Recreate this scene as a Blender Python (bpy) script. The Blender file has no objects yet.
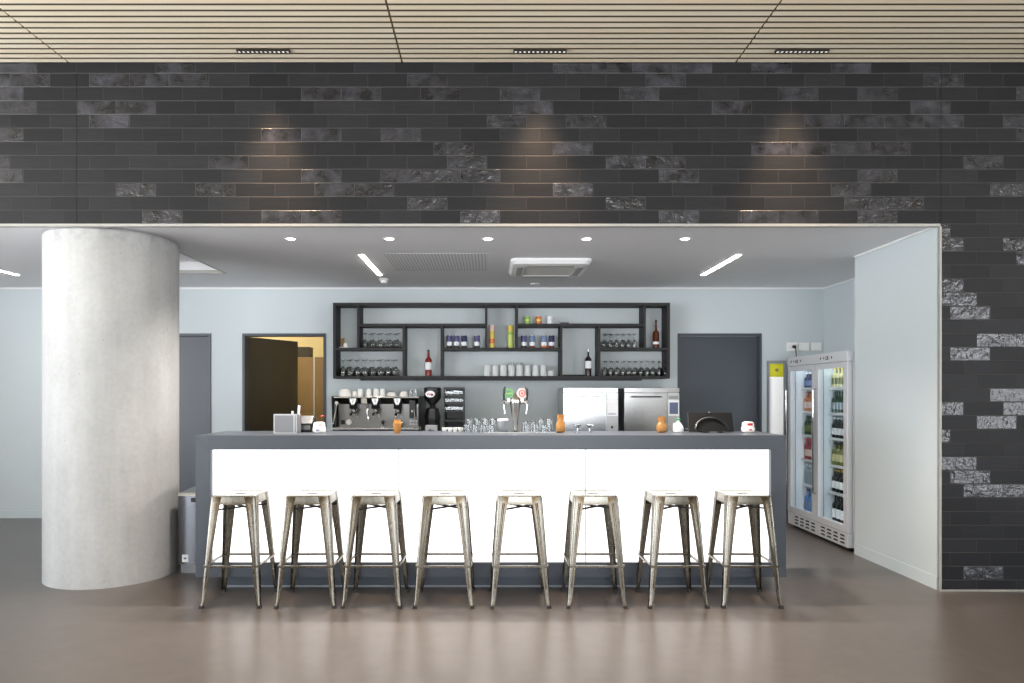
import bpy, bmesh, math, random
from mathutils import Vector, Matrix

random.seed(11)
PI = math.pi
C = bpy.context.scene.collection

# ------------------------------------------------------------------ camera, world, daylight, exposure
F = 683.0            # focal length in pixels of the 1024 px wide frame
CH = 1.45            # lens height
VX, VY = 490.0, 395.0
cam_d = bpy.data.cameras.new('camera')
cam = bpy.data.objects.new('camera', cam_d)
C.objects.link(cam)
cam.location = (0, 0, CH)
cam.rotation_euler = (PI / 2, 0, 0)
cam_d.sensor_width = 36.0
cam_d.lens = 36.0 * F / 1024.0
cam_d.shift_x = (512 - VX) / 1024.0
cam_d.shift_y = (VY - 341.5) / 1024.0
cam_d.clip_end = 100
bpy.context.scene.camera = cam

sc = bpy.context.scene
sc.view_settings.view_transform = 'Standard'
sc.view_settings.look = 'None'
sc.view_settings.gamma = 1.0
sc.view_settings.use_curve_mapping = False
sc.view_settings.exposure = -0.05
sc.cycles.use_denoising = True
sc.cycles.max_bounces = 10
sc.cycles.diffuse_bounces = 5
sc.cycles.glossy_bounces = 5
sc.cycles.transmission_bounces = 10
sc.cycles.transparent_max_bounces = 16
sc.cycles.sample_clamp_indirect = 6.0
sc.cycles.caustics_reflective = False
sc.cycles.caustics_refractive = False

SKY = 6.5            # bright overcast sky
GROUND_GLOW = 14.0         # added glow below the horizon, throws light up to the ceilings
LAMP = 1.0           # scale of the warm lamps

w = bpy.data.worlds.new('sky')
sc.world = w
w.use_nodes = True
nt = w.node_tree
nt.nodes.clear()
out = nt.nodes.new('ShaderNodeOutputWorld')
bg = nt.nodes.new('ShaderNodeBackground')
tc = nt.nodes.new('ShaderNodeTexCoord')
sep = nt.nodes.new('ShaderNodeSeparateXYZ')
mr = nt.nodes.new('ShaderNodeMapRange')
mr.inputs['From Min'].default_value = -0.02
mr.inputs['From Max'].default_value = 0.06
mx = nt.nodes.new('ShaderNodeMix')
mx.data_type = 'RGBA'
mx.inputs[6].default_value = (GROUND_GLOW * 0.97, GROUND_GLOW * 0.99, GROUND_GLOW * 1.02, 1)
mx.inputs[7].default_value = (SKY * 0.91, SKY * 0.98, SKY * 1.08, 1)
nt.links.new(tc.outputs['Generated'], sep.inputs[0])
nt.links.new(sep.outputs['Z'], mr.inputs['Value'])
nt.links.new(mr.outputs[0], mx.inputs[0])
nt.links.new(mx.outputs[2], bg.inputs['Color'])
nt.links.new(bg.outputs[0], out.inputs['Surface'])

HX0, HX1, HY0 = -7.5, 8.0, -6.5       # hall extents
HALL = 3.905                          # slat ceiling height
WIN_TOP = 3.15


def portal(loc, rot, sx, sy):
    d = bpy.data.lights.new('window_portal', 'AREA')
    d.shape = 'RECTANGLE'
    d.size, d.size_y = sx, sy
    d.cycles.is_portal = True
    o = bpy.data.objects.new('window_portal', d)
    o.location = loc
    o.rotation_euler = rot
    C.objects.link(o)


RW0, RW1 = -1.6, 3.6
portal(((RW0 + RW1) / 2, HY0 + 0.02, WIN_TOP / 2), (PI / 2, 0, 0), RW1 - RW0, WIN_TOP - 0.1)
portal((HX0 + 0.02, (HY0 + 4.3) / 2, WIN_TOP / 2), (PI / 2, 0, -PI / 2), 4.3 - HY0 - 0.4, WIN_TOP - 0.1)


portal((HX1 - 0.02, -1.2, WIN_TOP / 2), (PI / 2, 0, PI / 2), 3.6, WIN_TOP - 0.1)


def spot(loc, power, col, size, blend=0.6, radius=0.03, rot=(0, 0, 0)):
    d = bpy.data.lights.new('lamp_beam', 'SPOT')
    d.energy = power
    d.color = col
    d.spot_size = math.radians(size)
    d.spot_blend = blend
    d.shadow_soft_size = radius
    o = bpy.data.objects.new('lamp_beam', d)
    o.location = loc
    o.rotation_euler = rot
    C.objects.link(o)
    return o


WARM2 = (1.0, 0.74, 0.52)
WARM = (1.0, 0.68, 0.43)


# ------------------------------------------------------------------ materials
def srgb(r, g, b):
    f = lambda c: (c / 12.92 if c <= 0.04045 else ((c + 0.055) / 1.055) ** 2.4)
    return (f(r / 255), f(g / 255), f(b / 255), 1)


class NT:
    def __init__(self, name):
        self.m = bpy.data.materials.new(name)
        self.m.use_nodes = True
        self.t = self.m.node_tree
        self.b = self.t.nodes['Principled BSDF']

    def n(self, kind, **kw):
        x = self.t.nodes.new(kind)
        for k, v in kw.items():
            setattr(x, k, v)
        return x

    def put(self, sock, v):
        if hasattr(v, 'is_linked'):
            self.t.links.new(v, sock)
        else:
            sock.default_value = v

    def math(self, op, a, b=None, c=None):
        x = self.n('ShaderNodeMath', operation=op)
        self.put(x.inputs[0], a)
        if b is not None:
            self.put(x.inputs[1], b)
        if c is not None:
            self.put(x.inputs[2], c)
        return x.outputs[0]

    def mix(self, f, a, b):
        x = self.n('ShaderNodeMix', data_type='RGBA')
        self.put(x.inputs[0], f)
        self.put(x.inputs[6], a)
        self.put(x.inputs[7], b)
        return x.outputs[2]

    def noise(self, vec, scale, detail=4, rough=0.5):
        x = self.n('ShaderNodeTexNoise')
        if vec is not None:
            self.put(x.inputs['Vector'], vec)
        x.inputs['Scale'].default_value = scale
        x.inputs['Detail'].default_value = detail
        x.inputs['Roughness'].default_value = rough
        return x.outputs['Fac']

    def coords(self, scale=(1, 1, 1)):
        g = self.n('ShaderNodeTexCoord')
        mp = self.n('ShaderNodeMapping')
        mp.inputs['Scale'].default_value = scale
        self.t.links.new(g.outputs['Object'], mp.inputs[0])
        return mp.outputs[0]

    def rng(self, v, a, b, c, d):
        x = self.n('ShaderNodeMapRange')
        self.put(x.inputs[0], v)
        for i, q in enumerate((a, b, c, d)):
            x.inputs[i + 1].default_value = q
        return x.outputs[0]

    def bump(self, h, strength, dist):
        x = self.n('ShaderNodeBump')
        self.put(x.inputs['Height'], h)
        self.put(x.inputs['Strength'], strength)
        x.inputs['Distance'].default_value = dist
        self.t.links.new(x.outputs[0], self.b.inputs['Normal'])
        return x


def mat(name, col, rough=0.5, metal=0.0, vary=0.06, nscale=6.0, emis=0.0, emcol=None, spec=None, bump=0.0, trans=0.0, ior=None, coat=0.0):
    k = NT(name)
    c = col if len(col) == 4 else (*col, 1)
    if vary > 0:
        f = k.noise(k.coords(), nscale, 5)
        lo = tuple(x * (1 - vary) for x in c[:3]) + (1,)
        hi = tuple(min(1, x * (1 + vary)) for x in c[:3]) + (1,)
        k.put(k.b.inputs['Base Color'], k.mix(f, lo, hi))
        if bump:
            k.bump(f, bump, 0.01)
    else:
        k.b.inputs['Base Color'].default_value = c
    k.b.inputs['Roughness'].default_value = rough
    k.b.inputs['Metallic'].default_value = metal
    if spec is not None:
        k.b.inputs['Specular IOR Level'].default_value = spec
    if trans:
        k.b.inputs['Transmission Weight'].default_value = trans
    if ior:
        k.b.inputs['IOR'].default_value = ior
    if coat:
        k.b.inputs['Coat Weight'].default_value = coat
    if emis:
        k.b.inputs['Emission Color'].default_value = emcol or c
        k.b.inputs['Emission Strength'].default_value = emis
    return k.m


M = {}
M['wall'] = mat('wall_paint', srgb(201, 210, 213), 0.55, vary=0.02, nscale=2)
M['niche'] = M['wall']
M['ceil'] = mat('ceiling_paint', srgb(234, 234, 236), 0.6, vary=0.015, nscale=2)
M['white'] = mat('white_gloss', srgb(235, 236, 236), 0.3, vary=0.01)
M['trim'] = mat('pale_trim', srgb(168, 166, 161), 0.4, vary=0.03)
M['hallwall'] = mat('hall_plaster', srgb(200, 198, 192), 0.7, vary=0.03)
M['door'] = mat('anthracite_door', srgb(68, 74, 83), 0.38, vary=0.04, nscale=3)
M['bar'] = mat('bar_laminate', srgb(72, 78, 87), 0.36, vary=0.03, nscale=4)
M['shelf'] = mat('dark_shelf_board', srgb(30, 29, 31), 0.6, vary=0.08)
M['black'] = mat('black_plastic', srgb(13, 13, 15), 0.35, vary=0.05)
M['blackmatte'] = mat('black_matte', srgb(14, 14, 15), 0.8, vary=0.05)
M['rubber'] = mat('dark_rubber', srgb(40, 38, 36), 0.6, vary=0.05)
M['steel'] = mat('stainless_steel', srgb(190, 191, 192), 0.24, 1.0, vary=0.05, nscale=3)
M['steel_dull'] = mat('brushed_steel', srgb(190, 192, 193), 0.38, 1.0, vary=0.05, nscale=3)
M['chrome'] = mat('chrome', srgb(190, 188, 184), 0.1, 1.0, vary=0.0)
M['steel_dark'] = mat('dark_steel', srgb(138, 137, 135), 0.3, 1.0, vary=0.08, nscale=6)
M['paleglass'] = mat('pale_glass', srgb(240, 244, 246), 0.08, vary=0, trans=0.2)
M['greybox'] = mat('grey_metal_box', srgb(128, 129, 133), 0.45, 0.3, vary=0.05)
M['greyplastic'] = mat('grey_plastic', srgb(150, 154, 160), 0.4, vary=0.05)
M['porcelain'] = mat('white_porcelain', srgb(242, 241, 238), 0.15, vary=0.01)
M['paper'] = mat('white_paper', srgb(244, 246, 250), 0.7, vary=0.01)
M['blueprint'] = mat('blue_grey_print', srgb(105, 118, 150), 0.7, vary=0.1)
M['red'] = mat('red_print', srgb(205, 45, 45), 0.5, vary=0.05)
M['green'] = mat('green_enamel', srgb(60, 140, 90), 0.3, vary=0.1, nscale=30)
M['pink'] = mat('pale_pink_enamel', srgb(235, 205, 195), 0.3, vary=0.05)
M['yellow'] = mat('yellow_sign', srgb(240, 236, 50), 0.5, vary=0.03)
M['lime'] = mat('lime_print', srgb(200, 215, 110), 0.35, vary=0.15, nscale=40)
M['yellowcan'] = mat('yellow_print', srgb(225, 200, 90), 0.35, vary=0.15, nscale=40)
M['orangecan'] = mat('orange_print', srgb(222, 120, 60), 0.35, vary=0.15, nscale=40)
M['greencan'] = mat('green_print', srgb(140, 190, 80), 0.35, vary=0.15, nscale=40)
M['violet'] = mat('violet_print', srgb(86, 82, 128), 0.35, vary=0.15, nscale=40)
M['bluecan'] = mat('blue_print', srgb(112, 134, 172), 0.35, vary=0.15, nscale=40)
M['navy'] = mat('navy_print', srgb(38, 44, 86), 0.35, vary=0.15, nscale=40)
M['brownprint'] = mat('brown_print', srgb(120, 60, 45), 0.35, vary=0.15, nscale=40)
M['gold'] = mat('golden_metal', srgb(200, 160, 80), 0.35, 0.8, vary=0.1)
M['cord'] = mat('black_cord', srgb(20, 20, 20), 0.6, vary=0.0)
M['cream'] = mat('cream_wall', srgb(238, 225, 180), 0.7, vary=0.03)
M['ply'] = mat('brown_cabinet_wood', srgb(160, 130, 86), 0.5, vary=0.1, nscale=5)
M['darkdoor'] = mat('dark_brown_door', srgb(66, 60, 54), 0.45, vary=0.05)
M['fridgewhite'] = mat('fridge_white', srgb(236, 239, 242), 0.3, vary=0.01)
M['fridgegrey'] = mat('fridge_silver', srgb(216, 219, 223), 0.35, 0.15, vary=0.03)
M['liner'] = mat('fridge_liner', srgb(232, 240, 246), 0.4, vary=0.01)
M['fridgelight'] = mat('fridge_tube', (1, 1, 1), 0.4, vary=0, emis=4.0, emcol=(0.93, 0.97, 1, 1))
M['panel'] = mat('backlit_panel', srgb(245, 245, 245), 0.35, vary=0, emis=1.7, emcol=(1, 0.985, 0.975, 1))
M['lens'] = mat('warm_lens', (1, 1, 1), 0.4, vary=0, emis=20.0, emcol=(1, 0.9, 0.76, 1))
M['linear'] = mat('warm_tube', (1, 1, 1), 0.4, vary=0, emis=34, emcol=(1, 0.9, 0.78, 1))
M['cell'] = mat('led_cell', (1, 1, 1), 0.4, vary=0, emis=0.3, emcol=(1, 0.93, 0.8, 1))
M['fixture'] = mat('dark_fixture', srgb(30, 24, 16), 0.6, vary=0.05)
M['gap_shade'] = mat('slat_gap_shade', srgb(98, 82, 52), 0.9, vary=0.05)  # shade between the slats, put into the board's colour
M['orangeglass'] = mat('orange_glass', srgb(246, 178, 96), 0.15, vary=0.05, trans=0.55)
M['redliquor'] = mat('red_liquor', srgb(160, 44, 28), 0.08, vary=0.05, trans=0.5)
M['brownbottle'] = mat('brown_bottle_glass', srgb(110, 50, 22), 0.08, vary=0.05, trans=0.4)
M['darkbottle'] = mat('dark_bottle_glass', srgb(40, 22, 28), 0.08, vary=0.05)
M['greenbottle'] = mat('green_bottle_glass', srgb(35, 70, 50), 0.1, vary=0.08)
M['olivebottle'] = mat('olive_bottle_glass', srgb(120, 125, 70), 0.1, vary=0.08)
M['blackbottle'] = mat('black_bottle_glass', srgb(26, 30, 28), 0.1, vary=0.05)
M['bluebottle'] = mat('blue_water_bottle', srgb(100, 140, 200), 0.12, vary=0.1)
M['clearbottle'] = mat('pale_clear_bottle', srgb(175, 190, 200), 0.1, vary=0.08, trans=0.3)
M['redbottle'] = mat('red_soft_drink', srgb(160, 60, 80), 0.12, vary=0.1)
M['orangebottle'] = mat('orange_soft_drink', srgb(196, 116, 66), 0.12, vary=0.1)
M['palebottle'] = mat('pale_yellow_drink', srgb(214, 208, 160), 0.12, vary=0.08)


def glass_mat():
    k = NT('clear_glass')
    k.b.inputs['Base Color'].default_value = (0.96, 0.975, 0.98, 1)
    k.b.inputs['Roughness'].default_value = 0.02
    k.b.inputs['Transmission Weight'].default_value = 1.0
    k.b.inputs['IOR'].default_value = 1.47
    return k.m


def pane_mat():
    k = NT('window_pane_glass')
    k.t.nodes.remove(k.b)
    o = k.t.nodes['Material Output']
    tr = k.n('ShaderNodeBsdfTransparent')
    tr.inputs[0].default_value = (0.93, 0.96, 0.97, 1)
    gl = k.n('ShaderNodeBsdfGlossy')
    gl.inputs['Roughness'].default_value = 0.03
    lw_ = k.n('ShaderNodeLayerWeight')
    lw_.inputs[0].default_value = 0.5
    ff = k.math('ADD', 0.03, k.math('MULTIPLY', k.math('POWER', lw_.outputs['Facing'], 5.0), 0.9))
    ms = k.n('ShaderNodeMixShader')
    k.t.links.new(ff, ms.inputs[0])
    k.t.links.new(tr.outputs[0], ms.inputs[1])
    k.t.links.new(gl.outputs[0], ms.inputs[2])
    k.t.links.new(ms.outputs[0], o.inputs[0])
    return k.m


M['glass'] = glass_mat()
M['pane'] = pane_mat()


def floor_mat():
    k = NT('polished_floor')
    co = k.coords()
    big = k.noise(co, 0.9, 6, 0.6)
    fine = k.noise(co, 10, 3, 0.5)
    f = k.math('ADD', k.math('MULTIPLY', big, 0.6), k.math('MULTIPLY', fine, 0.4))
    k.put(k.b.inputs['Base Color'], k.mix(k.rng(f, 0.3, 0.7, 0, 1), srgb(86, 81, 79), srgb(102, 96, 93)))
    k.b.inputs['Roughness'].default_value = 0.3
    k.b.inputs['Specular IOR Level'].default_value = 0.5
    return k.m


def brick_mat():
    k = NT('dark_long_brick')
    g = k.n('ShaderNodeTexCoord')
    s = k.n('ShaderNodeSeparateXYZ')
    k.t.links.new(g.outputs['Object'], s.inputs[0])
    X, Y, Z = s.outputs
    H, L = 0.1012, 0.2938
    v = k.math('DIVIDE', k.math('SUBTRACT', Z, 2.715), H)
    row = k.math('FLOOR', v)
    fv = k.math('SUBTRACT', v, row)
    off = k.math('MULTIPLY', k.math('SUBTRACT', 10.0, row), 1 / 3)
    u = k.math('SUBTRACT', k.math('DIVIDE', k.math('ADD', X, 2.668), L), off)
    col = k.math('FLOOR', u)
    fu = k.math('SUBTRACT', u, col)
    comb = k.n('ShaderNodeCombineXYZ')
    k.put(comb.inputs[0], col)
    k.put(comb.inputs[1], row)
    wn = k.n('ShaderNodeTexWhiteNoise', noise_dimensions='2D')
    k.t.links.new(comb.outputs[0], wn.inputs['Vector'])
    r1 = wn.outputs['Value']
    sc2 = k.n('ShaderNodeSeparateColor')
    k.t.links.new(wn.outputs['Color'], sc2.inputs[0])
    r2, r3 = sc2.outputs[1], sc2.outputs[2]
    # distance to the brick edge in metres
    dv = k.math('MULTIPLY', k.math('MINIMUM', fv, k.math('SUBTRACT', 1.0, fv)), H)
    du = k.math('MULTIPLY', k.math('MINIMUM', fu, k.math('SUBTRACT', 1.0, fu)), L)
    joint_h = k.rng(dv, 0.0025, 0.005, 1, 0)
    joint_v = k.rng(du, 0.0015, 0.0035, 1, 0)
    joint = k.math('MAXIMUM', joint_h, k.math('MULTIPLY', joint_v, 0.45))
    # per-brick offset of the clay streaks, glaze waves and painted sheen
    shift = k.n('ShaderNodeVectorMath', operation='MULTIPLY_ADD')
    k.t.links.new(wn.outputs['Color'], shift.inputs[0])
    shift.inputs[1].default_value = (37, 19, 53)
    k.t.links.new(g.outputs['Object'], shift.inputs[2])
    blot = k.noise(shift.outputs[0], 9.0, 3, 0.5)
    streakmap = k.n('ShaderNodeMapping')
    streakmap.inputs['Scale'].default_value = (6, 1, 150)
    k.t.links.new(shift.outputs[0], streakmap.inputs[0])
    streak = k.noise(streakmap.outputs[0], 1.0, 3, 0.6)
    glazed = k.math('GREATER_THAN', r1, 0.77)
    sheen_patch = k.math('MULTIPLY', k.math('MULTIPLY', glazed, k.rng(blot, 0.36, 0.70, 0, 1)), k.rng(r3, 0, 1, 0.55, 1.0))  # paler blotches paint the sheen that glazed bricks reflect
    base = k.mix(r2, srgb(24, 25, 28), srgb(40, 41, 44))
    base = k.mix(k.math('MULTIPLY', k.rng(streak, 0.3, 0.7, 0, 1), 0.6), base, srgb(17, 17, 18))
    base = k.mix(sheen_patch, base, srgb(68, 68, 75))
    base = k.mix(joint, base, srgb(66, 65, 65))
    k.put(k.b.inputs['Base Color'], base)
    k.put(k.b.inputs['Specular IOR Level'], k.math('ADD', 0.28, k.math('MULTIPLY', glazed, 0.27)))
    ro = k.math('SUBTRACT', 0.52, k.math('MULTIPLY', glazed, 0.36))
    ro = k.math('ADD', ro, k.math('MULTIPLY', joint, 0.35))
    k.put(k.b.inputs['Roughness'], ro)
    wavy = k.noise(shift.outputs[0], 20.0, 3, 0.55)
    h = k.math('ADD', k.math('MULTIPLY', k.math('MULTIPLY', glazed, wavy), 2.6), k.math('MULTIPLY', streak, 0.22))
    h = k.math('SUBTRACT', h, k.math('MULTIPLY', joint, 0.8))
    k.bump(h, 0.55, 0.006)
    return k.m


def slat_mat():
    k = NT('pale_wood_slats')
    co = k.coords((0.7, 14.6, 1))
    a = k.noise(co, 1.0, 3, 0.6)
    fine = k.noise(k.coords((3, 120, 120)), 1.0, 4, 0.6)
    f = k.math('ADD', k.math('MULTIPLY', a, 0.75), k.math('MULTIPLY', fine, 0.25))
    k.put(k.b.inputs['Base Color'], k.mix(k.rng(f, 0.3, 0.7, 0, 1), srgb(248, 232, 200), srgb(255, 246, 226)))
    k.b.inputs['Roughness'].default_value = 0.5
    return k.m


def concrete_mat():
    k = NT('fair_faced_concrete')
    co = k.coords()
    big = k.noise(co, 1.6, 5, 0.6)
    st = k.noise(k.coords((5, 5, 0.5)), 1.0, 4, 0.6)
    fine = k.noise(co, 30, 5, 0.6)
    f = k.math('ADD', k.math('ADD', k.math('MULTIPLY', big, 0.45), k.math('MULTIPLY', st, 0.35)), k.math('MULTIPLY', fine, 0.2))
    c = k.mix(k.rng(f, 0.32, 0.68, 0, 1), srgb(158, 158, 157), srgb(200, 201, 201))
    vo = k.n('ShaderNodeTexVoronoi')
    vo.inputs['Scale'].default_value = 9.0
    k.put(vo.inputs['Vector'], co)
    pit = k.math('LESS_THAN', vo.outputs['Distance'], 0.06)
    pit = k.math('MULTIPLY', pit, k.math('GREATER_THAN', k.noise(co, 3.0, 2), 0.5))
    c = k.mix(k.math('MULTIPLY', pit, 0.35), c, srgb(120, 118, 114))
    # blotchy, darker band just under the soffit
    g = k.n('ShaderNodeTexCoord')
    s = k.n('ShaderNodeSeparateXYZ')
    k.t.links.new(g.outputs['Object'], s.inputs[0])
    edge = k.math('MULTIPLY', k.rng(s.outputs[2], 2.50, 2.69, 0, 1), k.rng(k.noise(co, 12, 4), 0.5, 0.68, 0, 1))
    c = k.mix(k.math('MULTIPLY', edge, 0.4), c, srgb(120, 120, 118))
    k.put(k.b.inputs['Base Color'], c)
    k.b.inputs['Roughness'].default_value = 0.55
    k.bump(k.math('SUBTRACT', fine, pit), 0.12, 0.01)
    return k.m


def stool_mat():
    k = NT('raw_coated_steel')
    co = k.coords((3, 3, 1))
    f = k.noise(co, 5.0, 5, 0.6)
    g = k.n('ShaderNodeNewGeometry')
    wear = k.rng(g.outputs['Pointiness'], 0.53, 0.62, 0, 1)
    k.put(k.b.inputs['Base Color'], k.mix(wear, k.mix(k.rng(f, 0.3, 0.7, 0, 1), srgb(126, 122, 113), srgb(144, 141, 132)), srgb(78, 64, 46)))
    k.b.inputs['Metallic'].default_value = 1.0
    k.put(k.b.inputs['Roughness'], k.rng(f, 0.3, 0.7, 0.24, 0.30))
    return k.m


def perforated_mat():
    k = NT('perforated_ceiling_board')
    g = k.n('ShaderNodeTexCoord')
    s = k.n('ShaderNodeSeparateXYZ')
    k.t.links.new(g.outputs['Object'], s.inputs[0])
    P = 0.03
    fx = k.math('SUBTRACT', k.math('FRACT', k.math('DIVIDE', s.outputs[0], P)), 0.5)
    fy = k.math('SUBTRACT', k.math('FRACT', k.math('DIVIDE', s.outputs[1], P * 1.6)), 0.5)
    d = k.math('SQRT', k.math('ADD', k.math('MULTIPLY', fx, fx), k.math('MULTIPLY', fy, fy)))
    hole = k.rng(d, 0.22, 0.30, 1, 0)
    k.put(k.b.inputs['Base Color'], k.mix(hole, srgb(234, 234, 236), srgb(150, 150, 152)))
    k.b.inputs['Roughness'].default_value = 0.6
    return k.m


M['floor'] = floor_mat()
M['brick'] = brick_mat()
M['slat'] = slat_mat()
M['concrete'] = concrete_mat()
M['stool'] = stool_mat()
M['perf'] = perforated_mat()


# ------------------------------------------------------------------ mesh helpers
class MB:
    def __init__(self):
        self.bm = bmesh.new()

    def box(self, x0, x1, y0, y1, z0, z1, bev=0.0, seg=2):
        bm = self.bm
        vs = [bm.verts.new((x, y, z)) for z in (z0, z1) for y in (y0, y1) for x in (x0, x1)]
        fs = [bm.faces.new([vs[i] for i in q]) for q in
              ((0, 2, 3, 1), (4, 5, 7, 6), (0, 1, 5, 4), (2, 6, 7, 3), (0, 4, 6, 2), (1, 3, 7, 5))]
        if bev:
            es = list({e for f in fs for e in f.edges})
            bmesh.ops.bevel(bm, geom=es, offset=bev, segments=seg, profile=0.6, affect='EDGES')
        return self

    def hexa(self, p, bev=0.0):
        """eight points: bottom four (ccw), top four (ccw)"""
        bm = self.bm
        vs = [bm.verts.new(q) for q in p]
        fs = [bm.faces.new([vs[i] for i in q]) for q in
              ((3, 2, 1, 0), (4, 5, 6, 7), (0, 1, 5, 4), (1, 2, 6, 5), (2, 3, 7, 6), (3, 0, 4, 7))]
        if bev:
            es = list({e for f in fs for e in f.edges})
            bmesh.ops.bevel(bm, geom=es, offset=bev, segments=2, profile=0.6, affect='EDGES')
        return self

    def loops(self, rings, cap=True, closed=True, smooth=True):
        bm = self.bm
        R = [[bm.verts.new(p) for p in r] for r in rings]
        n = len(R[0])
        for a, b in zip(R[:-1], R[1:]):
            for i in range(n if closed else n - 1):
                j = (i + 1) % n
                bm.faces.new((a[i], a[j], b[j], b[i])).smooth = smooth
        if cap:
            bm.faces.new(list(reversed(R[0])))
            bm.faces.new(R[-1])
        return self

    def cyl(self, p0, p1, r0, r1=None, n=16, cap=True):
        r1 = r0 if r1 is None else r1
        p0, p1 = Vector(p0), Vector(p1)
        d = (p1 - p0).normalized()
        a = d.orthogonal().normalized()
        b = d.cross(a)
        rings = []
        for p, r in ((p0, r0), (p1, r1)):
            rings.append([p + (a * math.cos(2 * PI * i / n) + b * math.sin(2 * PI * i / n)) * r for i in range(n)])
        return self.loops(rings, cap)

    def tube(self, pts, r, n=8):
        pts = [Vector(p) for p in pts]
        rings = []
        a = None
        for i, p in enumerate(pts):
            d = (pts[min(i + 1, len(pts) - 1)] - pts[max(i - 1, 0)]).normalized()
            if a is None:
                a = d.orthogonal().normalized()
            a = (a - d * a.dot(d)).normalized()
            b = d.cross(a)
            rr = r[i] if isinstance(r, (list, tuple)) else r
            rings.append([p + (a * math.cos(2 * PI * k / n) + b * math.sin(2 * PI * k / n)) * rr for k in range(n)])
        return self.loops(rings)

    def lathe(self, prof, n=24, c=(0, 0, 0), cap=True):
        rings = [[(c[0] + r * math.cos(2 * PI * i / n), c[1] + r * math.sin(2 * PI * i / n), c[2] + z) for i in range(n)] for r, z in prof]
        return self.loops(rings, cap)

    def prism(self, poly, y0, y1):
        """polygon in XZ (ccw seen from -y), extruded along y"""
        return self.loops([[(x, y1, z) for x, z in poly], [(x, y0, z) for x, z in poly]], smooth=False)

    def prism_x(self, poly, x0, x1):
        return self.loops([[(x0, y, z) for y, z in poly], [(x1, y, z) for y, z in poly]], smooth=False)

    def build(self, name, m, parent=None, loc=None):
        bm = self.bm
        bmesh.ops.remove_doubles(bm, verts=bm.verts, dist=1e-6)
        bmesh.ops.recalc_face_normals(bm, faces=bm.faces)
        for ed in bm.edges:
            if len(ed.link_faces) == 2 and ed.calc_face_angle() > math.radians(27):
                ed.smooth = False
        me = bpy.data.meshes.new(name)
        bm.to_mesh(me)
        bm.free()
        me.materials.append(m)
        o = bpy.data.objects.new(name, me)
        C.objects.link(o)
        if parent is not None:
            o.parent = parent
        if loc is not None:
            o.location = loc
        return o


def bx(x0, x1, y0, y1, z0, z1, bev=0.0):
    return MB().box(x0, x1, y0, y1, z0, z1, bev)


def tag(o, label, cat, group=None):
    o['label'] = label
    o['category'] = cat
    if group:
        o['group'] = group
    return o


def thing(name, label, cat, loc=(0, 0, 0), rz=0.0, group=None):
    o = bpy.data.objects.new(name, None)
    o.empty_display_size = 0.1
    C.objects.link(o)
    o.location = loc
    o.rotation_euler = (0, 0, rz)
    return tag(o, label, cat, group)


def struct(o, label=None):
    o['kind'] = 'structure'
    if label:
        o['label'] = label
    return o


def kids(o):
    return [c for c in C.objects if c.parent == o]


def dup(root, loc, label=None, group=None, rz=None):
    def rec(o, parent):
        c = o.copy()
        C.objects.link(c)
        if parent is not None:
            c.parent = parent
        for ch in list(o.children):
            rec(ch, c)
        return c
    r = rec(root, None)
    r.location = loc
    if rz is not None:
        r.rotation_euler = (0, 0, rz)
    if label:
        r['label'] = label
    if group:
        r['group'] = group
    return r


def px(x, y):            # photo column -> world X at depth y
    return (x - VX) * y / F


def pz(v, y):            # photo row -> world Z at depth y
    return CH + (VY - v) * y / F


# ------------------------------------------------------------------ the setting
WY = 5.05      # plane of the brick wall
BY = 8.05      # back wall
SOF = 2.715     # bar ceiling
JX = 3.327     # right jamb
NX = 3.94      # niche wall; faint glow added to brighten an unlit panel
NY = 6.23

struct(bx(HX0 - 0.2, HX1 + 0.2, HY0 - 0.2, 11.2, -0.12, 0).build('floor', M['floor']))

# slat ceiling: panels of slats below a board tinted like the shade in the gaps
mb = MB()
PITCH, SW, SH = 0.0687, 0.0485, 0.0075
xs = [-3.113 + 2.464 * k for k in range(-2, 6)]
xs = [HX0] + [x for x in xs if HX0 + 0.1 < x < HX1 - 0.1] + [HX1]
yy = WY - 0.012
while yy > HY0 + 0.1:
    for a, b in zip(xs[:-1], xs[1:]):
        mb.prism_x([(yy - SW, HALL), (yy, HALL), (yy - 0.018, HALL + SH), (yy - SW + 0.018, HALL + SH)], a + 0.007, b - 0.007)  # edges undercut so the shade-coloured board shows in the gaps
    yy -= PITCH
o = struct(mb.build('ceiling', M['slat']), 'pale wooden slat ceiling of the hall')
struct(bx(HX0 - 0.2, HX1 + 0.2, HY0 - 0.2, WY - 0.0015, HALL + SH, HALL + 0.2).build('ceiling', M['gap_shade']))

# brick wall over the bar, with two expansion joints, and beside it
BT = 0.03
BTOP = HALL + 0.04
GX0, GX1 = -3.055, JX + 0.008
for a, b in ((HX0, GX0 - 0.0015), (GX0 + 0.0015, GX1 - 0.0015)):
    struct(bx(a, b, WY, WY + BT, 2.715, BTOP).build('wall_front', M['brick']), 'dark brick wall above the bar')
struct(bx(GX1 + 0.0015, HX1, WY, WY + BT, 2.715, BTOP).build('wall_front', M['brick']))
struct(bx(GX1, HX1, WY, WY + BT, 0.0, 2.715).build('wall_front', M['brick']), 'dark brick wall beside the bar')
struct(bx(HX0, HX1, WY + BT, WY + BT + 0.2, 2.736, HALL + 0.2).build('wall_front_backing', M['blackmatte']))
struct(bx(JX, HX1, WY + BT, NY, 0, 2.735).build('wall_right', M['wall']), 'pale grey jamb wall right of the bar')
struct(bx(NX, NX + 0.2, NY, BY + 0.1, 0, 2.735).build('wall_right', M['wall']))
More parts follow.
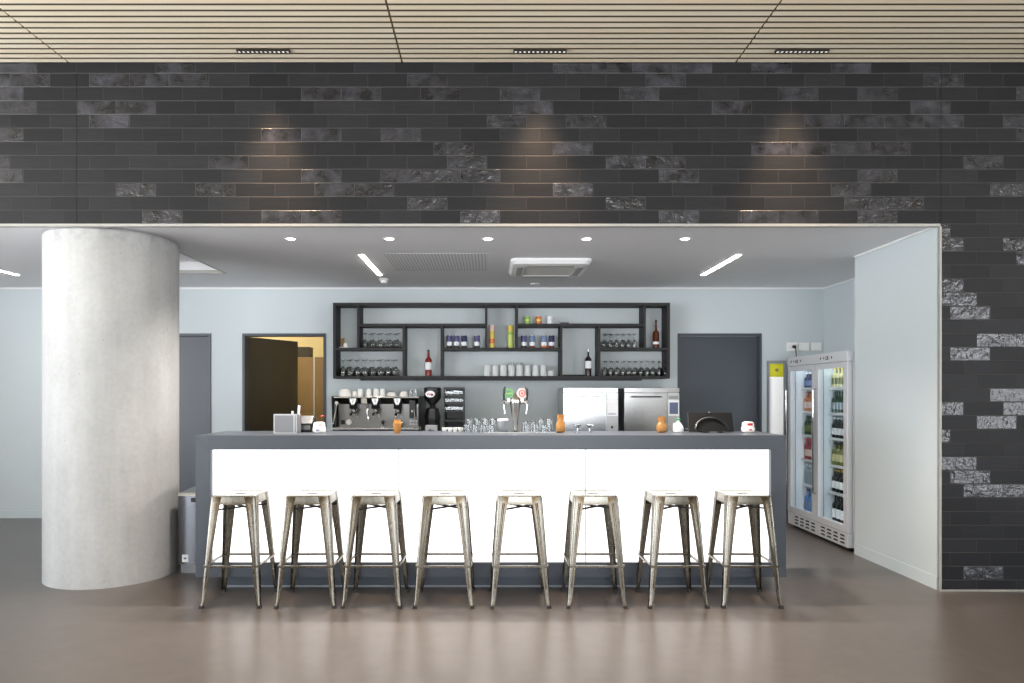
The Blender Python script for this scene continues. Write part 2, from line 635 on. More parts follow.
# strips
struct(bx(HX0, JX, WY - 0.006, WY + BT + 0.004, 2.696, 2.7155).build('trim_1', M['trim']))
struct(bx(JX - 0.003, JX + 0.009, WY - 0.006, WY + 0.012, 0.0, 2.696).build('trim_2', M['trim']))
struct(bx(JX + 0.009, HX1, WY - 0.006, WY - 0.0005, 0.0, 0.012).build('trim_3', M['trim']))

# bar ceiling with an open recess behind the column
RX0, RX1, RY0, RY1 = -3.75, -2.735, 5.95, 7.10
ce = MB()
cz0, cz1 = SOF, SOF + 0.02
ce.box(HX0, RX0, WY + BT + 0.004, BY, cz0, cz1)
ce.box(RX1, NX, WY + BT + 0.004, BY, cz0, cz1)
ce.box(RX0, RX1, WY + BT + 0.004, RY0, cz0, cz1)
ce.box(RX0, RX1, RY1, BY, cz0, cz1)
RH = 0.10
ce.box(RX0 - 0.02, RX0, RY0 - 0.02, RY1 + 0.02, cz1, cz1 + RH)
ce.box(RX1, RX1 + 0.02, RY0 - 0.02, RY1 + 0.02, cz1, cz1 + RH)
ce.box(RX0, RX1, RY0 - 0.02, RY0, cz1, cz1 + RH)
ce.box(RX0, RX1, RY1, RY1 + 0.02, cz1, cz1 + RH)
ce.box(RX0 - 0.02, RX1 + 0.02, RY0 - 0.02, RY1 + 0.02, cz1 + RH, cz1 + RH + 0.02)
struct(ce.build('ceiling', M['ceil']), 'white lowered ceiling over the bar')
fr = MB()
fr.box(RX0, RX1, RY1 - 0.02, RY1, cz0 - 0.004, cz0 + 0.03)
fr.box(RX1 - 0.02, RX1, RY0, RY1 - 0.02, cz0 - 0.004, cz0 + 0.03)
fr.box(RX0, RX0 + 0.02, RY0, RY1 - 0.02, cz0 - 0.004, cz0 + 0.03)
struct(fr.build('trim_4', M['trim']))
struct(bx(-0.95, -0.02, 6.1, 6.95, SOF - 0.002, SOF - 0.0005).build('ceiling', M['perf']), 'perforated square in the bar ceiling')

# back wall with one open doorway and two closed doors set in it
D2 = (px(242.5, BY), px(326, BY))
D1 = (px(211, BY) - 0.98, px(211, BY))
D3 = (px(677.5, BY), px(761.5, BY))
DT = 2.175
bw = MB()
cuts = [(HX0, D1[0]), (D1[1], D2[0]), (D2[1], D3[0]), (D3[1], NX + 0.1)]
for a, b in cuts:
    bw.box(a, b, BY, BY + 0.16, 0, 2.735)
for a, b in (D1, D2, D3):
    bw.box(a, b, BY, BY + 0.16, DT, 2.735)
struct(bw.build('wall_back', M['wall']), 'pale blue-grey wall behind the bar')
for k, (a, b) in enumerate(cuts):
    struct(bx(a, b, BY - 0.012, BY, 0, 0.09).build('baseboard_back', M['wall']))
struct(bx(JX - 0.005, JX, WY + BT, NY, 0, 0.10).build('baseboard_right', M['wall']))
# shadow-line trims where walls meet the ceiling
struct(bx(HX0, NX, BY - 0.012, BY, SOF - 0.018, SOF).build('trim_5', M['white']))
struct(bx(JX - 0.01, JX, WY + BT, NY, SOF - 0.014, SOF).build('trim_6', M['white']))
struct(bx(NX - 0.01, NX, NY, BY - 0.012, SOF - 0.014, SOF).build('trim_7', M['white']))


def door_frame(name, a, b):
    m_ = MB()
    t = 0.028
    m_.box(a, a + t, BY - 0.012, BY + 0.16, 0, DT)
    m_.box(b - t, b, BY - 0.012, BY + 0.16, 0, DT)
    m_.box(a + t, b - t, BY - 0.012, BY + 0.16, DT - t, DT)
    return m_.build(name, M['door'])


for nme, (a, b) in (('door_1', D1), ('door_3', D3)):
    o = struct(door_frame(nme, a, b), 'closed anthracite door in the back wall')
    lf = bx(a + 0.03, b - 0.03, BY + 0.06, BY + 0.10, 0.006, DT - 0.03, 0.002).build('door_leaf', M['door'], o)
    h = MB()
    hx = a + 0.11
    h.cyl((hx, BY + 0.06, 1.05), (hx, BY + 0.01, 1.05), 0.01, n=12)
    h.tube([(hx, BY + 0.012, 1.05), (hx + 0.06, BY + 0.008, 1.05), (hx + 0.13, BY + 0.012, 1.05)], 0.009)
    h.build('door_handle', M['steel_dull'], lf)
o = struct(door_frame('door_2', *D2), 'open doorway with a dark door leaf swung inward')
# leaf opened into the back room
p0 = Vector((D2[0] + 0.03, BY + 0.13))
p1 = Vector((-2.505, 8.90))
d = (p1 - p0).normalized()
nrm = Vector((-d.y, d.x)) * 0.04
q = [p0, p1, p1 + nrm, p0 + nrm]
MB().hexa([(v.x, v.y, 0.006) for v in q] + [(v.x, v.y, DT - 0.03) for v in q]).build('door_leaf', M['darkdoor'], o)

# room behind the open doorway
struct(bx(-4.2, -1.0, 10.6, 10.7, 0, 2.8).build('wall_north', M['cream']))
struct(bx(-4.3, -4.2, BY + 0.16, 10.7, 0, 2.8).build('wall_west', M['cream']))
struct(bx(-1.0, -0.9, BY + 0.16, 10.7, 0, 2.8).build('wall_east', M['cream']))
struct(bx(-4.3, -0.9, BY + 0.16, 10.7, 2.8, 2.9).build('ceiling', M['cream']))
pl = bpy.data.lights.new('room_lamp', 'POINT')
pl.energy = 40 * LAMP
pl.color = (1.0, 0.93, 0.80)
pl.shadow_soft_size = 0.15
po = bpy.data.objects.new('room_lamp', pl)
po.location = (-3.5, 9.35, 2.55)
C.objects.link(po)
t = thing('storage_cabinet', 'tall brown wooden cabinet seen through the open doorway', 'cabinet', (0, 0, 0))
cy0 = 9.75
ct = pz(357, cy0)
ca, cm, cb = px(284, cy0), px(314.2, cy0), px(345, cy0)
bx(ca, cb, cy0 + 0.03, cy0 + 0.55, 0.0, ct).build('cabinet_body', M['ply'], t)
bx(ca + 0.004, cm - 0.010, cy0, cy0 + 0.03, 0.06, ct - 0.003, 0.002).build('cabinet_door', M['ply'], t)
bx(cm + 0.010, cb - 0.004, cy0, cy0 + 0.03, 0.06, ct - 0.003, 0.002).build('cabinet_door', M['ply'], t)
bx(cm - 0.009, cm + 0.009, cy0 - 0.004, cy0 + 0.034, 0.06, ct - 0.003).build('edge_strip', M['porcelain'], t)
t = MB()
ty = 9.8
tx0, tx1 = px(292, ty), px(311.5, ty)
tz0, tz1 = pz(356.5, ty), pz(347.0, ty)
t.box(tx0, tx1 - 0.03, ty, ty + 0.2, ct, tz1 + 0.0, 0.004)
tag(t.build('storage_box', M['darkdoor']), 'dark flat box lying on top of the brown cabinet', 'box')

# hall walls with glazing
rw = MB()
rw.box(HX0 - 0.2, HX1 + 0.2, HY0 - 0.2, HY0, WIN_TOP, HALL + 0.2)
rw.box(HX0 - 0.2, RW0, HY0 - 0.2, HY0, 0, WIN_TOP)
rw.box(RW1, HX1 + 0.2, HY0 - 0.2, HY0, 0, WIN_TOP)
struct(rw.build('wall_rear', M['hallwall']))
wf = MB()
n = 3
for i in range(1, n):
    x = RW0 + (RW1 - RW0) * i / n
    wf.box(x - 0.035, x + 0.035, HY0 - 0.14, HY0 - 0.02, 0.06, WIN_TOP)
wf.box(RW0, RW1, HY0 - 0.14, HY0 - 0.02, 0, 0.06)
wf.box(RW0, RW1, HY0 - 0.13, HY0 - 0.03, 2.6, 2.66)
struct(wf.build('window_1', M['door']))
lw = MB()
lw.box(HX0 - 0.2, HX0, HY0, 4.3, WIN_TOP, HALL + 0.2)
lw.box(HX0 - 0.2, HX0, 4.3, BY + 0.2, 0, HALL + 0.2)
lw.box(HX0 - 0.2, HX0, HY0, HY0 + 0.2, 0, WIN_TOP)
struct(lw.build('wall_left', M['hallwall']))
wf = MB()
for i in range(1, 6):
    y = HY0 + 0.2 + (4.1 - HY0) * i / 6
    wf.box(HX0 - 0.14, HX0 - 0.02, y - 0.035, y + 0.035, 0.06, WIN_TOP)
wf.box(HX0 - 0.14, HX0 - 0.02, HY0 + 0.2, 4.3, 0, 0.06)
wf.box(HX0 - 0.13, HX0 - 0.03, HY0 + 0.2, 4.3, 2.6, 2.66)
struct(wf.build('window_2', M['door']))
lw = MB()
lw.box(HX1, HX1 + 0.2, HY0, 4.3, WIN_TOP, HALL + 0.2)
lw.box(HX1, HX1 + 0.2, 4.3, WY + 0.3, 0, HALL + 0.2)
lw.box(HX1, HX1 + 0.2, 0.6, 4.3, 0, WIN_TOP)
lw.box(HX1, HX1 + 0.2, HY0, -3.0, 0, WIN_TOP)
struct(lw.build('wall_right', M['hallwall']))
wf = MB()
for i in range(1, 3):
    y = -3.0 + 3.6 * i / 3
    wf.box(HX1 + 0.02, HX1 + 0.14, y - 0.035, y + 0.035, 0.06, WIN_TOP)
wf.box(HX1 + 0.02, HX1 + 0.14, -3.0, 0.6, 0, 0.06)
struct(wf.build('window_3', M['door']))

# round concrete column
CX, CYc, CR = -3.07, 5.57, 0.489
colm = MB()
colm.lathe([(CR, 0.0), (CR, 2.690), (CR - 0.006, 2.698), (CR - 0.03, 2.699), (CR - 0.03, SOF)], 128)
struct(colm.build('column', M['concrete'], None, (CX, CYc, 0)), 'thick round concrete column left of the bar')

# ------------------------------------------------------------------ bar counter
t = thing('bar_counter', 'long grey bar counter with glowing white front panels', 'bar counter', (0.011, WY, 0))
XL, XR = -2.188, 2.178
LI = 0.112
TZ, TI, BI, BZ = 1.152, 1.045, 0.214, 0.104
DP = 0.60
MB().prism([(XL, TZ), (XL + LI, TI), (XR - LI, TI), (XR, TZ)][::-1], 0, DP).build('countertop', M['bar'], t)
MB().prism([(XL, BZ), (XL + LI, BZ), (XL + LI, TI - 0.0008), (XL, TZ - 0.0012)], 0, DP).build('side_panel', M['bar'], t)
MB().prism([(XR - LI, BZ), (XR, BZ), (XR, TZ - 0.0012), (XR - LI, TI - 0.0008)], 0, DP).build('side_panel', M['bar'], t)
bx(XL + LI, XR - LI, 0.0, DP, BZ, BI - 0.004).build('bottom_rail', M['bar'], t)
e = [XL + LI, -0.691, 0.699, XR - LI]
for a, b in zip(e[:-1], e[1:]):
    bx(a + 0.003, b - 0.003, 0.03, 0.05, BI - 0.004, TI).build('front_panel', M['panel'], t)
for a in e[1:-1]:
    bx(a - 0.003, a + 0.003, 0.029, 0.05, BI - 0.004, TI).build('joint_strip', M['bar'], t)
bx(XL + LI, XR - LI, 0.055, 0.07, BI, TI).build('back_panel', M['bar'], t)
bx(XL + 0.15, XR - 0.15, 0.12, DP - 0.05, 0.0, BZ).build('plinth', M['bar'], t)
bx(XL + 0.15, XR - 0.15, 0.114, 0.12, 0.0, 0.010).build('plinth_strip', M['greyplastic'], t)

# ------------------------------------------------------------------ bar stools
def make_stool():
    t = thing('bar_stool', 'x', 'bar stool')
    S = 0.150
    # seat pan: rounded square with a shallow dish, a rolled rim and a slot in the middle
    def rsq(h, r, z, n=6):
        pts = []
        for cx, cy, a0 in ((h - r, h - r, 0), (-h + r, h - r, PI / 2), (-h + r, -h + r, PI), (h - r, -h + r, 1.5 * PI)):
            for i in range(n + 1):
                a = a0 + (PI / 2) * i / n
                pts.append((cx + r * math.cos(a), cy + r * math.sin(a), z))
        return pts
    m = MB()
    # one closed skin from the inner slot, over the top, round the rim, down the skirt and back inside
    def slot(z, s=1.0):
        pts = rsq(0.1, 0.05, z)
        return [(x / 0.1 * 0.036 * s, y / 0.1 * 0.013 * s, z) for x, y, z in pts]
    rings = [slot(0.738), slot(0.744), rsq(0.085, 0.03, 0.7445), rsq(0.128, 0.03, 0.7455), rsq(0.140, 0.03, 0.750),
             rsq(0.1465, 0.032, 0.749), rsq(S, 0.034, 0.744), rsq(S + 0.0005, 0.034, 0.736), rsq(S + 0.003, 0.034, 0.715), rsq(S + 0.006, 0.034, 0.690),
             rsq(S + 0.004, 0.034, 0.690), rsq(S - 0.002, 0.032, 0.736), rsq(0.125, 0.03, 0.740), rsq(0.085, 0.03, 0.7385), slot(0.738)]
    m.loops(rings, cap=False)
    m.build('seat', M['stool'], t)
    # legs: pressed L sections that taper and splay, kinked out at the foot
    for sx in (-1, 1):
        for sy in (-1, 1):
            st = [(0.742, 0.1515, 0.074), (0.70, 0.156, 0.070), (0.60, 0.1635, 0.062), (0.45, 0.174, 0.052), (0.28, 0.186, 0.043), (0.13, 0.1955, 0.035), (0.055, 0.1985, 0.029), (0.012, 0.206, 0.025)]
            rings = []
            th = 0.003
            for z, c, a in st:
                r = 0.016 if z > 0.1 else 0.011
                outer, inner = [], []
                outer.append((0, a)); inner.append((th, a))
                for i in range(6):
                    an = PI + (PI / 2) * i / 5
                    outer.append((r + r * math.cos(an), r + r * math.sin(an)))
                    inner.append((r + (r - th) * math.cos(an), r + (r - th) * math.sin(an)))
                outer.append((a, 0)); inner.append((a, th))
                prof = outer + inner[::-1]
                # profile axes run inward from the outer corner
                rings.append([(sx * (c - u), sy * (c - v), z) for u, v in prof])
            m = MB()
            m.loops(rings)
            # raised pressed ridges on both faces
            for ax in (0, 1):
                rr = []
                for z, c, a in st[1:6]:
                    w_ = a * 0.16
                    mid = a * 0.62
                    pr = [(mid - w_, 0.0008), (mid - w_ * 0.4, -0.0018), (mid + w_ * 0.4, -0.0018), (mid + w_, 0.0008)]
                    if ax == 0:
                        rr.append([(sx * (c - u), sy * (c - v), z) for u, v in pr])
                    else:
                        rr.append([(sx * (c - v), sy * (c - u), z) for u, v in pr])
                m.loops(rr)
            lg = m.build('leg', M['stool'], t)
            f = MB()
            c = 0.207
            f.hexa([(sx * (c + 0.002), sy * (c + 0.002), 0), (sx * (c - 0.026), sy * (c + 0.002), 0), (sx * (c - 0.026), sy * (c - 0.026), 0), (sx * (c + 0.002), sy * (c - 0.026), 0),
                    (sx * (c + 0.001), sy * (c + 0.001), 0.02), (sx * (c - 0.025), sy * (c + 0.001), 0.02), (sx * (c - 0.025), sy * (c - 0.025), 0.02), (sx * (c + 0.001), sy * (c - 0.025), 0.02)])
            f.build('rubber_foot', M['rubber'], lg)
    # footrest bars
    zf = 0.278
    c = 0.1835
    for s in (-1, 1):
        bx(-c, c, s * c - 0.009, s * c + 0.009, zf - 0.007, zf + 0.007, 0.002).build('footrest_bar', M['stool'], t)
    for s in (-1, 1):
        bx(s * c - 0.009, s * c + 0.009, -c, c, zf - 0.0065, zf + 0.0075, 0.002).build('footrest_bar', M['stool'], t)
    # crossed straps under the seat
    m = MB()
    for s in (-1, 1):
        d_ = Vector((1, s, 0)).normalized()
        n_ = Vector((-s, 1, 0)).normalized() * 0.010
        z0 = 0.645 if s > 0 else 0.6545
        rings = []
        for k, dz in ((-0.207, 0.0), (-0.08, 0.0), (0.08, 0.0), (0.207, 0.0)):
            p = d_ * k
            p.z = z0 + dz
            rings.append([p + n_, p + n_ + Vector((0, 0, 0.009)), p - n_ + Vector((0, 0, 0.009)), p - n_])
        m.loops(rings)
    m.build('cross_brace', M['rubber'], t)
    return t


stool0 = make_stool()
fx = [229.6, 304.3, 371.6, 443.5, 520.2, 597.5, 678.6, 753.4]
names = ['steel bar stool at the end of the row nearest the concrete column',
         'second steel bar stool counting from the concrete column',
         'third steel bar stool counting from the concrete column',
         'fourth steel bar stool counting from the concrete column',
         'fifth steel bar stool from the concrete column, below the beer tap',
         'third steel bar stool counting from the fridge end of the bar',
         'second steel bar stool counting from the fridge end of the bar',
         'steel bar stool at the fridge end of the row']
rot = [0.01, 0.02, -0.015, 0.0, 0.01, -0.01, 0.015, -0.02]
SY = 4.838
for i, x in enumerate(fx):
    loc = (px(x, SY - 0.206), SY, 0)
    s = stool0 if i == 0 else dup(stool0, loc)
    s.location = loc
    s.scale = (1, 1, 1.012)
    s.rotation_euler = (0, 0, rot[i])
    s['label'] = names[i]
    s['group'] = 'steel bar stools in a row along the bar'

# ------------------------------------------------------------------ ceiling lamps and devices
# linear downlights in the slats (twelve cells each)
def make_blade():
    t = thing('slot_downlight', 'x', 'ceiling light')
    m = MB()
    L2 = 0.19
    m.box(-L2, L2, -0.013, 0.013, 0.0, 0.012)
    m.build('housing', M['fixture'], t)
    for k in range(12):
        x = -L2 + 0.018 + k * (2 * L2 - 0.036) / 11
        m = MB()
        m.box(x - 0.007, x + 0.007, -0.007, 0.008, -0.003, 0.0, 0.001)
        m.build('led_cell', M['cell'], t)
    return t


b0 = make_blade()
bl = [(263.5, 'slotted ceiling downlight nearest the concrete column'), (540, 'slotted ceiling downlight above the middle of the bar'), (802, 'slotted ceiling downlight above the fridge end of the bar')]
BLY = 4.862
for i, (x, lab) in enumerate(bl):
    loc = (px(x, BLY), BLY, HALL - 0.0125)
    o = b0 if i == 0 else dup(b0, loc)
    o.location = loc
    o['label'] = lab
    o['group'] = 'slotted downlights in the wooden ceiling'
    spot((loc[0], BLY, HALL - 0.03), 260 * LAMP, WARM, 66, 1.0, 0.06, (-0.10, 0, 0))
for x in (-3.55, -1.6, 0.35, 2.25, 4.2):
    for y in (2.3,):
        spot((x, y, HALL - 0.03), 60 * LAMP, WARM2, 66, 1.0, 0.05)

# round recessed downlights over the bar
def make_down():
    t = thing('round_downlight', 'x', 'ceiling light')
    m = MB()
    m.lathe([(0.034, -0.002), (0.052, -0.004), (0.055, -0.0005), (0.034, -0.0005), (0.034, -0.002)], 32, cap=False)
    m.build('trim_ring', M['white'], t)
    m = MB()
    m.lathe([(0.001, -0.006), (0.028, -0.005), (0.0335, -0.002), (0.0335, -0.0005)], 32)
    m.build('lens', M['lens'], t)
    return t


d0 = make_down()
ordn = ['end round ceiling downlight nearest the concrete column', 'second round ceiling downlight from the concrete column', 'middle round ceiling downlight of the five over the bar',
        'second round ceiling downlight from the fridge end', 'end round ceiling downlight nearest the fridge']
for i, x in enumerate((291, 389.5, 488, 586.5, 685)):
    y = 5.535
    loc = (px(x, y), y, SOF)
    o = d0 if i == 0 else dup(d0, loc)
    o.location = loc
    o['label'] = ordn[i]
    o['group'] = 'round downlights over the bar'
    spot((loc[0], y, SOF - 0.02), 170 * LAMP, (1, 0.92, 0.84), 130, 0.8, 0.03)


def make_linear():
    t = thing('linear_ceiling_light', 'x', 'ceiling light')
    bx(-0.028, 0.028, -0.53, 0.53, -0.004, -0.0005, 0.001).build('housing', M['white'], t)
    bx(-0.022, 0.022, -0.52, 0.52, -0.007, -0.004, 0.001).build('diffuser', M['linear'], t)
    return t


l0 = make_linear()
for i, (x, lab) in enumerate(((-1.157, 'glowing ceiling light bar beside the smoke detector'), (2.24, 'glowing ceiling light bar near the fridge niche'), (-4.97, 'glowing ceiling light bar beyond the concrete column'))):
    loc = (x, 6.665, SOF)
    o = l0 if i == 0 else dup(l0, loc)
    o.location = loc
    o['label'] = lab
    o['group'] = 'linear lights in the bar ceiling'

# ceiling cassette
t = thing('air_conditioner', 'white ceiling air conditioner cassette with slatted intake', 'air conditioner', (0.57, 6.68, SOF))
A = 0.375
def rsq2(h, r, z, n=5):
    pts = []
    for cx, cy, a0 in ((h - r, h - r, 0), (-h + r, h - r, PI / 2), (-h + r, -h + r, PI), (h - r, -h + r, 1.5 * PI)):
        for i in range(n + 1):
            a = a0 + (PI / 2) * i / n
            pts.append((cx + r * math.cos(a), cy + r * math.sin(a), z))
    return pts
m = MB()
m.loops([rsq2(A, 0.06, -0.0005), rsq2(A, 0.06, -0.02), rsq2(A - 0.02, 0.06, -0.05), rsq2(A - 0.06, 0.05, -0.058), rsq2(0.235, 0.02, -0.058), rsq2(0.233, 0.02, -0.03)])
m.build('cover', M['white'], t)
m = MB()
for k in range(9):
    y = -0.208 + k * 0.052
    m.box(-0.228, 0.228, y - 0.008, y + 0.010, -0.056, -0.042)
m.build('intake_grille', M['trim'], t)
for s in (-1, 1):
    bx(-0.22, 0.22, s * 0.285 - 0.028, s * 0.285 + 0.028, -0.0615, -0.057, 0.003).build('air_flap', M['trim'], t)
    bx(s * 0.285 - 0.028, s * 0.285 + 0.028, -0.22, 0.22, -0.0615, -0.057, 0.003).build('air_flap', M['trim'], t)

t = thing('smoke_detector', 'small white domed smoke detector on the bar ceiling', 'smoke detector', (px(384, 7.45), 7.45, SOF))
MB().lathe([(0.055, -0.0005), (0.055, -0.012), (0.048, -0.02)], 28).build('base', M['white'], t)
MB().lathe([(0.042, -0.02), (0.040, -0.04), (0.026, -0.05), (0.001, -0.052)], 28).build('dome', M['white'], t)
t = MB().lathe([(0.05, -0.0005), (0.05, -0.008), (0.03, -0.018), (0.001, -0.02)], 28).build('ceiling_sensor', M['white'], None, (px(535, 7.76), 7.76, SOF))
tag(t, 'small flat white disc sensor on the ceiling near the back wall', 'sensor')

# ------------------------------------------------------------------ wall shelf
SF, SB = 7.80, BY - 0.0005           # front and wall side
t = thing('wall_shelf', 'wide dark open wall shelf with staggered compartments', 'shelf', (0, 0, 0))
zT, zTb = 2.504, 2.472
zB, zBt = 1.638, 1.667
zM, zMt = 1.962, 1.991
zU, zUt = 2.235, 2.266
sx = lambda v: px(v, SF)
X0, X1 = sx(333), sx(670)
BTk = 0.034
m = MB()
m.box(X0, X1, SF, SB, zTb, zT)
m.box(X0, X1, SF, SB, zB, zBt)
m.box(X0, X0 + BTk, SF, SB, zBt, zTb)
m.box(X1 - BTk, X1, SF, SB, zBt, zTb)
m.build('outer_frame', M['shelf'], t)
v2, v3, v4, v5 = sx(357), sx(402.5), sx(440.5), sx(485)
w2, w3, w4, w5 = sx(646), sx(600.5), sx(562.5), sx(518)
tk = 0.026
def vdiv(x, z0, z1):
    bx(x, x + tk, SF + 0.003, SB, z0, z1).build('divider', M['shelf'], t)
def hsh(a, b, z0, z1):
    bx(a, b, SF + 0.002, SB, z0, z1).build('shelf_board', M['shelf'], t)
# left half
vdiv(v2, zMt, zTb)
hsh(v2 + tk, v5, zU, zUt)
vdiv(v5, zMt, zTb)
vdiv(v3, zBt, zU)
hsh(X0 + BTk, v3, zM, zMt)
vdiv(v4, zBt, zU)
hsh(v4 + tk, w4 - tk, zM, zMt)
# right half
vdiv(w2 - tk, zMt, zTb)
hsh(w5, w2 - tk, zU, zUt)
vdiv(w5 - tk, zMt, zTb)
vdiv(w3 - tk, zBt, zU)
hsh(w3, X1 - BTk, zM, zMt)
vdiv(w4 - tk, zBt, zU)
bx(sx(360), sx(642), SF + 0.02, SF + 0.07, zB - 0.022, zB).build('light_rail', M['shelf'], t)


def gl_lathe(prof, name, mat_=None, n=20):
    return MB().lathe(prof, n, cap=False).build(name, mat_ or M['glass'])


def wine(h=0.19, rb=0.040, rf=0.033):
    """stemmed glass standing upside down on its rim"""
    s = h / 0.19
    o = [(rb * 0.86, 0.0), (rb * 0.97, 0.03 * s), (rb, 0.05 * s), (rb * 0.9, 0.075 * s), (rb * 0.55, 0.096 * s), (0.006, 0.108 * s), (0.0042, 0.125 * s), (0.004, 0.16 * s), (0.007, 0.178 * s), (rf, 0.186 * s), (rf, 0.19 * s), (0.0005, 0.19 * s)]
    i = [(rb * 0.86 - 0.0016, 0.0), (rb * 0.97 - 0.0016, 0.03 * s), (rb - 0.0016, 0.05 * s), (rb * 0.9 - 0.0018, 0.074 * s), (rb * 0.52, 0.093 * s), (0.0005, 0.102 * s)]
    return gl_lathe(i[::-1] + o, 'wine_glass')


def row(proto_fn, xs_, y, z, label, cat, group, back=0.0):
    p = None
    spots_ = [(px(x, y), y) for x in xs_]
    if back:
        spots_ += [((a[0] + b_[0]) / 2, y + back) for a, b_ in zip(spots_[:-1], spots_[1:])]
    for x, y in spots_:
        loc = (x, y, z)
        if p is None:
            p = proto_fn()
            tag(p, label, cat, group)
            p.location = loc
        else:
            c = p.copy()
            C.objects.link(c)
            c.location = loc
    return p


GY = SF + 0.085
row(lambda: wine(0.19, 0.041), [343.0 + 7.55 * k for k in range(8)], GY, zBt, 'upturned wine glass on the bottom left compartment of the dark shelf', 'wine glass', 'wine glasses in the bottom left compartment', 0.09)
row(lambda: wine(0.17, 0.040), [365, 373.2, 381.3, 390, 397.6], GY, zMt, 'upturned wine glass in the upper compartment above the bottom left glasses', 'wine glass', 'wine glasses in the upper left compartment', 0.09)
row(lambda: wine(0.165, 0.030, 0.028), [604 + 6.1 * k for k in range(6)], GY, zMt, 'upturned narrow stemmed glass in the upper right glass compartment', 'wine glass', 'stemmed glasses in the upper right compartment', 0.085)
row(lambda: wine(0.175, 0.031, 0.029), [604.5 + 6.05 * k for k in range(11)], GY, zBt, 'upturned narrow stemmed glass in the bottom right compartment', 'wine glass', 'stemmed glasses in the bottom right compartment', 0.085)


def tumbler(h, r0, r1, inv=True, mm=None):
    """thick-bottomed glass; inv stands on its rim"""
    o = [(0.0005, 0), (r0, 0), (r0, 0.004), (r1, h)]
    i = [(r1 - 0.002, h), (r0 - 0.002, 0.012), (0.0005, 0.012)]
    p = o + i
    if inv:
        p = [(r, h - z) for r, z in p]
    return gl_lathe(p, 'tumbler', mm)


# stacked glasses on the bottom board
TH = 0.062
row(lambda: tumbler(TH, 0.036, 0.041, True, M['paleglass']), [487, 495.2, 503.4], GY, zBt, 'upturned glass in the lower layer of the tall glass stack', 'glass', 'stacked glasses, lower layer')
row(lambda: tumbler(TH, 0.036, 0.041, True, M['paleglass']), [487, 495.2, 503.4, 511.2], GY, zBt + TH + 0.001, 'upturned glass in the upper layer of the stacked glasses', 'glass', 'stacked glasses, upper layer')
row(lambda: tumbler(TH, 0.036, 0.041, True, M['paleglass']), [511.4, 519.4, 527.4, 535.4, 543.4, 551.0], GY, zBt, 'upturned small glass on the bottom board beside the tall stack', 'glass', 'small glasses on the bottom board')
row(lambda: tumbler(TH, 0.034, 0.037, True, M['paleglass']), [519.4, 527.4, 535.4, 543.4], GY, zBt + TH + 0.001, 'upturned small glass resting on another beside the tall stack', 'glass', 'small glasses resting on others')
row(lambda: tumbler(0.035, 0.034, 0.037), [511.3, 519.5], GY, zBt + 2 * TH + 0.002, 'shallow glass on the very top of the stacked glasses', 'glass', 'shallow glasses on top')


def bottle(name, h, r, body, label_m, cap_m, lz=(0.2, 0.5), neck=0.3, cat='bottle', n=20, necklen=0.28):
    """bottle thing: glass body, paper band, cap"""
    t = thing(name, 'x', cat)
    zs = h * (1 - necklen - 0.12)
    m = MB()
    m.lathe([(r * 0.9, 0), (r, h * 0.02), (r, zs), (r * 0.9, zs + h * 0.04), (r * neck * 1.15, zs + h * 0.13), (r * neck, h * 0.9), (r * neck, h * 0.93)], n)
    m.build('glass_body', body, t)
    if label_m:
        MB().lathe([(r + 0.0004, h * lz[0]), (r + 0.0009, h * lz[0]), (r + 0.0009, h * lz[1]), (r + 0.0004, h * lz[1]), (r + 0.0004, h * lz[0])], n, cap=False).build('paper_label', label_m, t)
    MB().lathe([(r * neck * 1.15, h * 0.9), (r * neck * 1.15, h * 0.995), (r * neck * 0.9, h)], n).build('cap', cap_m, t)
    return t


b = bottle('liquor_bottle', 0.305, 0.038, M['redliquor'], M['paper'], M['black'], (0.24, 0.52))
tag(b, 'red liquor bottle with pale label standing alone in shelf compartment', 'bottle')
b.location = (px(428.5, GY), GY, zBt)
b = bottle('liquor_bottle', 0.315, 0.037, M['darkbottle'], M['paper'], M['steel'], (0.28, 0.55))
tag(b, 'dark bottle with white label and silver neck on the bottom board', 'bottle')
b.location = (px(588.3, GY), GY, zBt)
b = bottle('liquor_bottle', 0.325, 0.035, M['brownbottle'], M['paper'], M['black'], (0.13, 0.22), necklen=0.36)
tag(b, 'slim brown bottle in the tall compartment at the right shelf end', 'bottle')
b.location = (px(656, GY), GY, zMt)
t = bx(-0.16, 0.12, -0.07, 0.07, 0, 0.012, 0.004)
t.box(-0.15, 0.11, -0.06, -0.05, 0.012, 0.016)
tag(t.build('serving_tray', M['blackmatte'], None, (px(573, GY) + 0.015, GY + 0.02, zBt)), 'flat black tray lying beside the dark white-label bottle', 'tray')


def can(name, h, r, bands, lid, label, cat='can', group=None):
    """tin with coloured bands from the bottom up: (fraction, material)"""
    t = thing(name, label, cat, group=group)
    z = 0
    for k, (f, mm) in enumerate(bands):
        z1 = z + f * h
        m = MB()
        a = r * (0.93 if k == 0 else 1.0)
        m.lathe([(a, z), (r, z + 0.006 if k == 0 else z), (r, z1 - (0.006 if k == len(bands) - 1 else 0)), (r if k < len(bands) - 1 else r * 0.92, z1)], 22)
        m.build('printed_band', mm, t)
        z = z1
    m = MB()
    m.lathe([(r * 0.9, h), (r * 0.9, h + 0.003), (r * 0.84, h + 0.003), (r * 0.82, h + 0.0005)], 22)
    m.build('lid', lid, t)
    return t


def put(o, x, z, y=GY):
    o.location = (px(x, y), y, z)
    return o


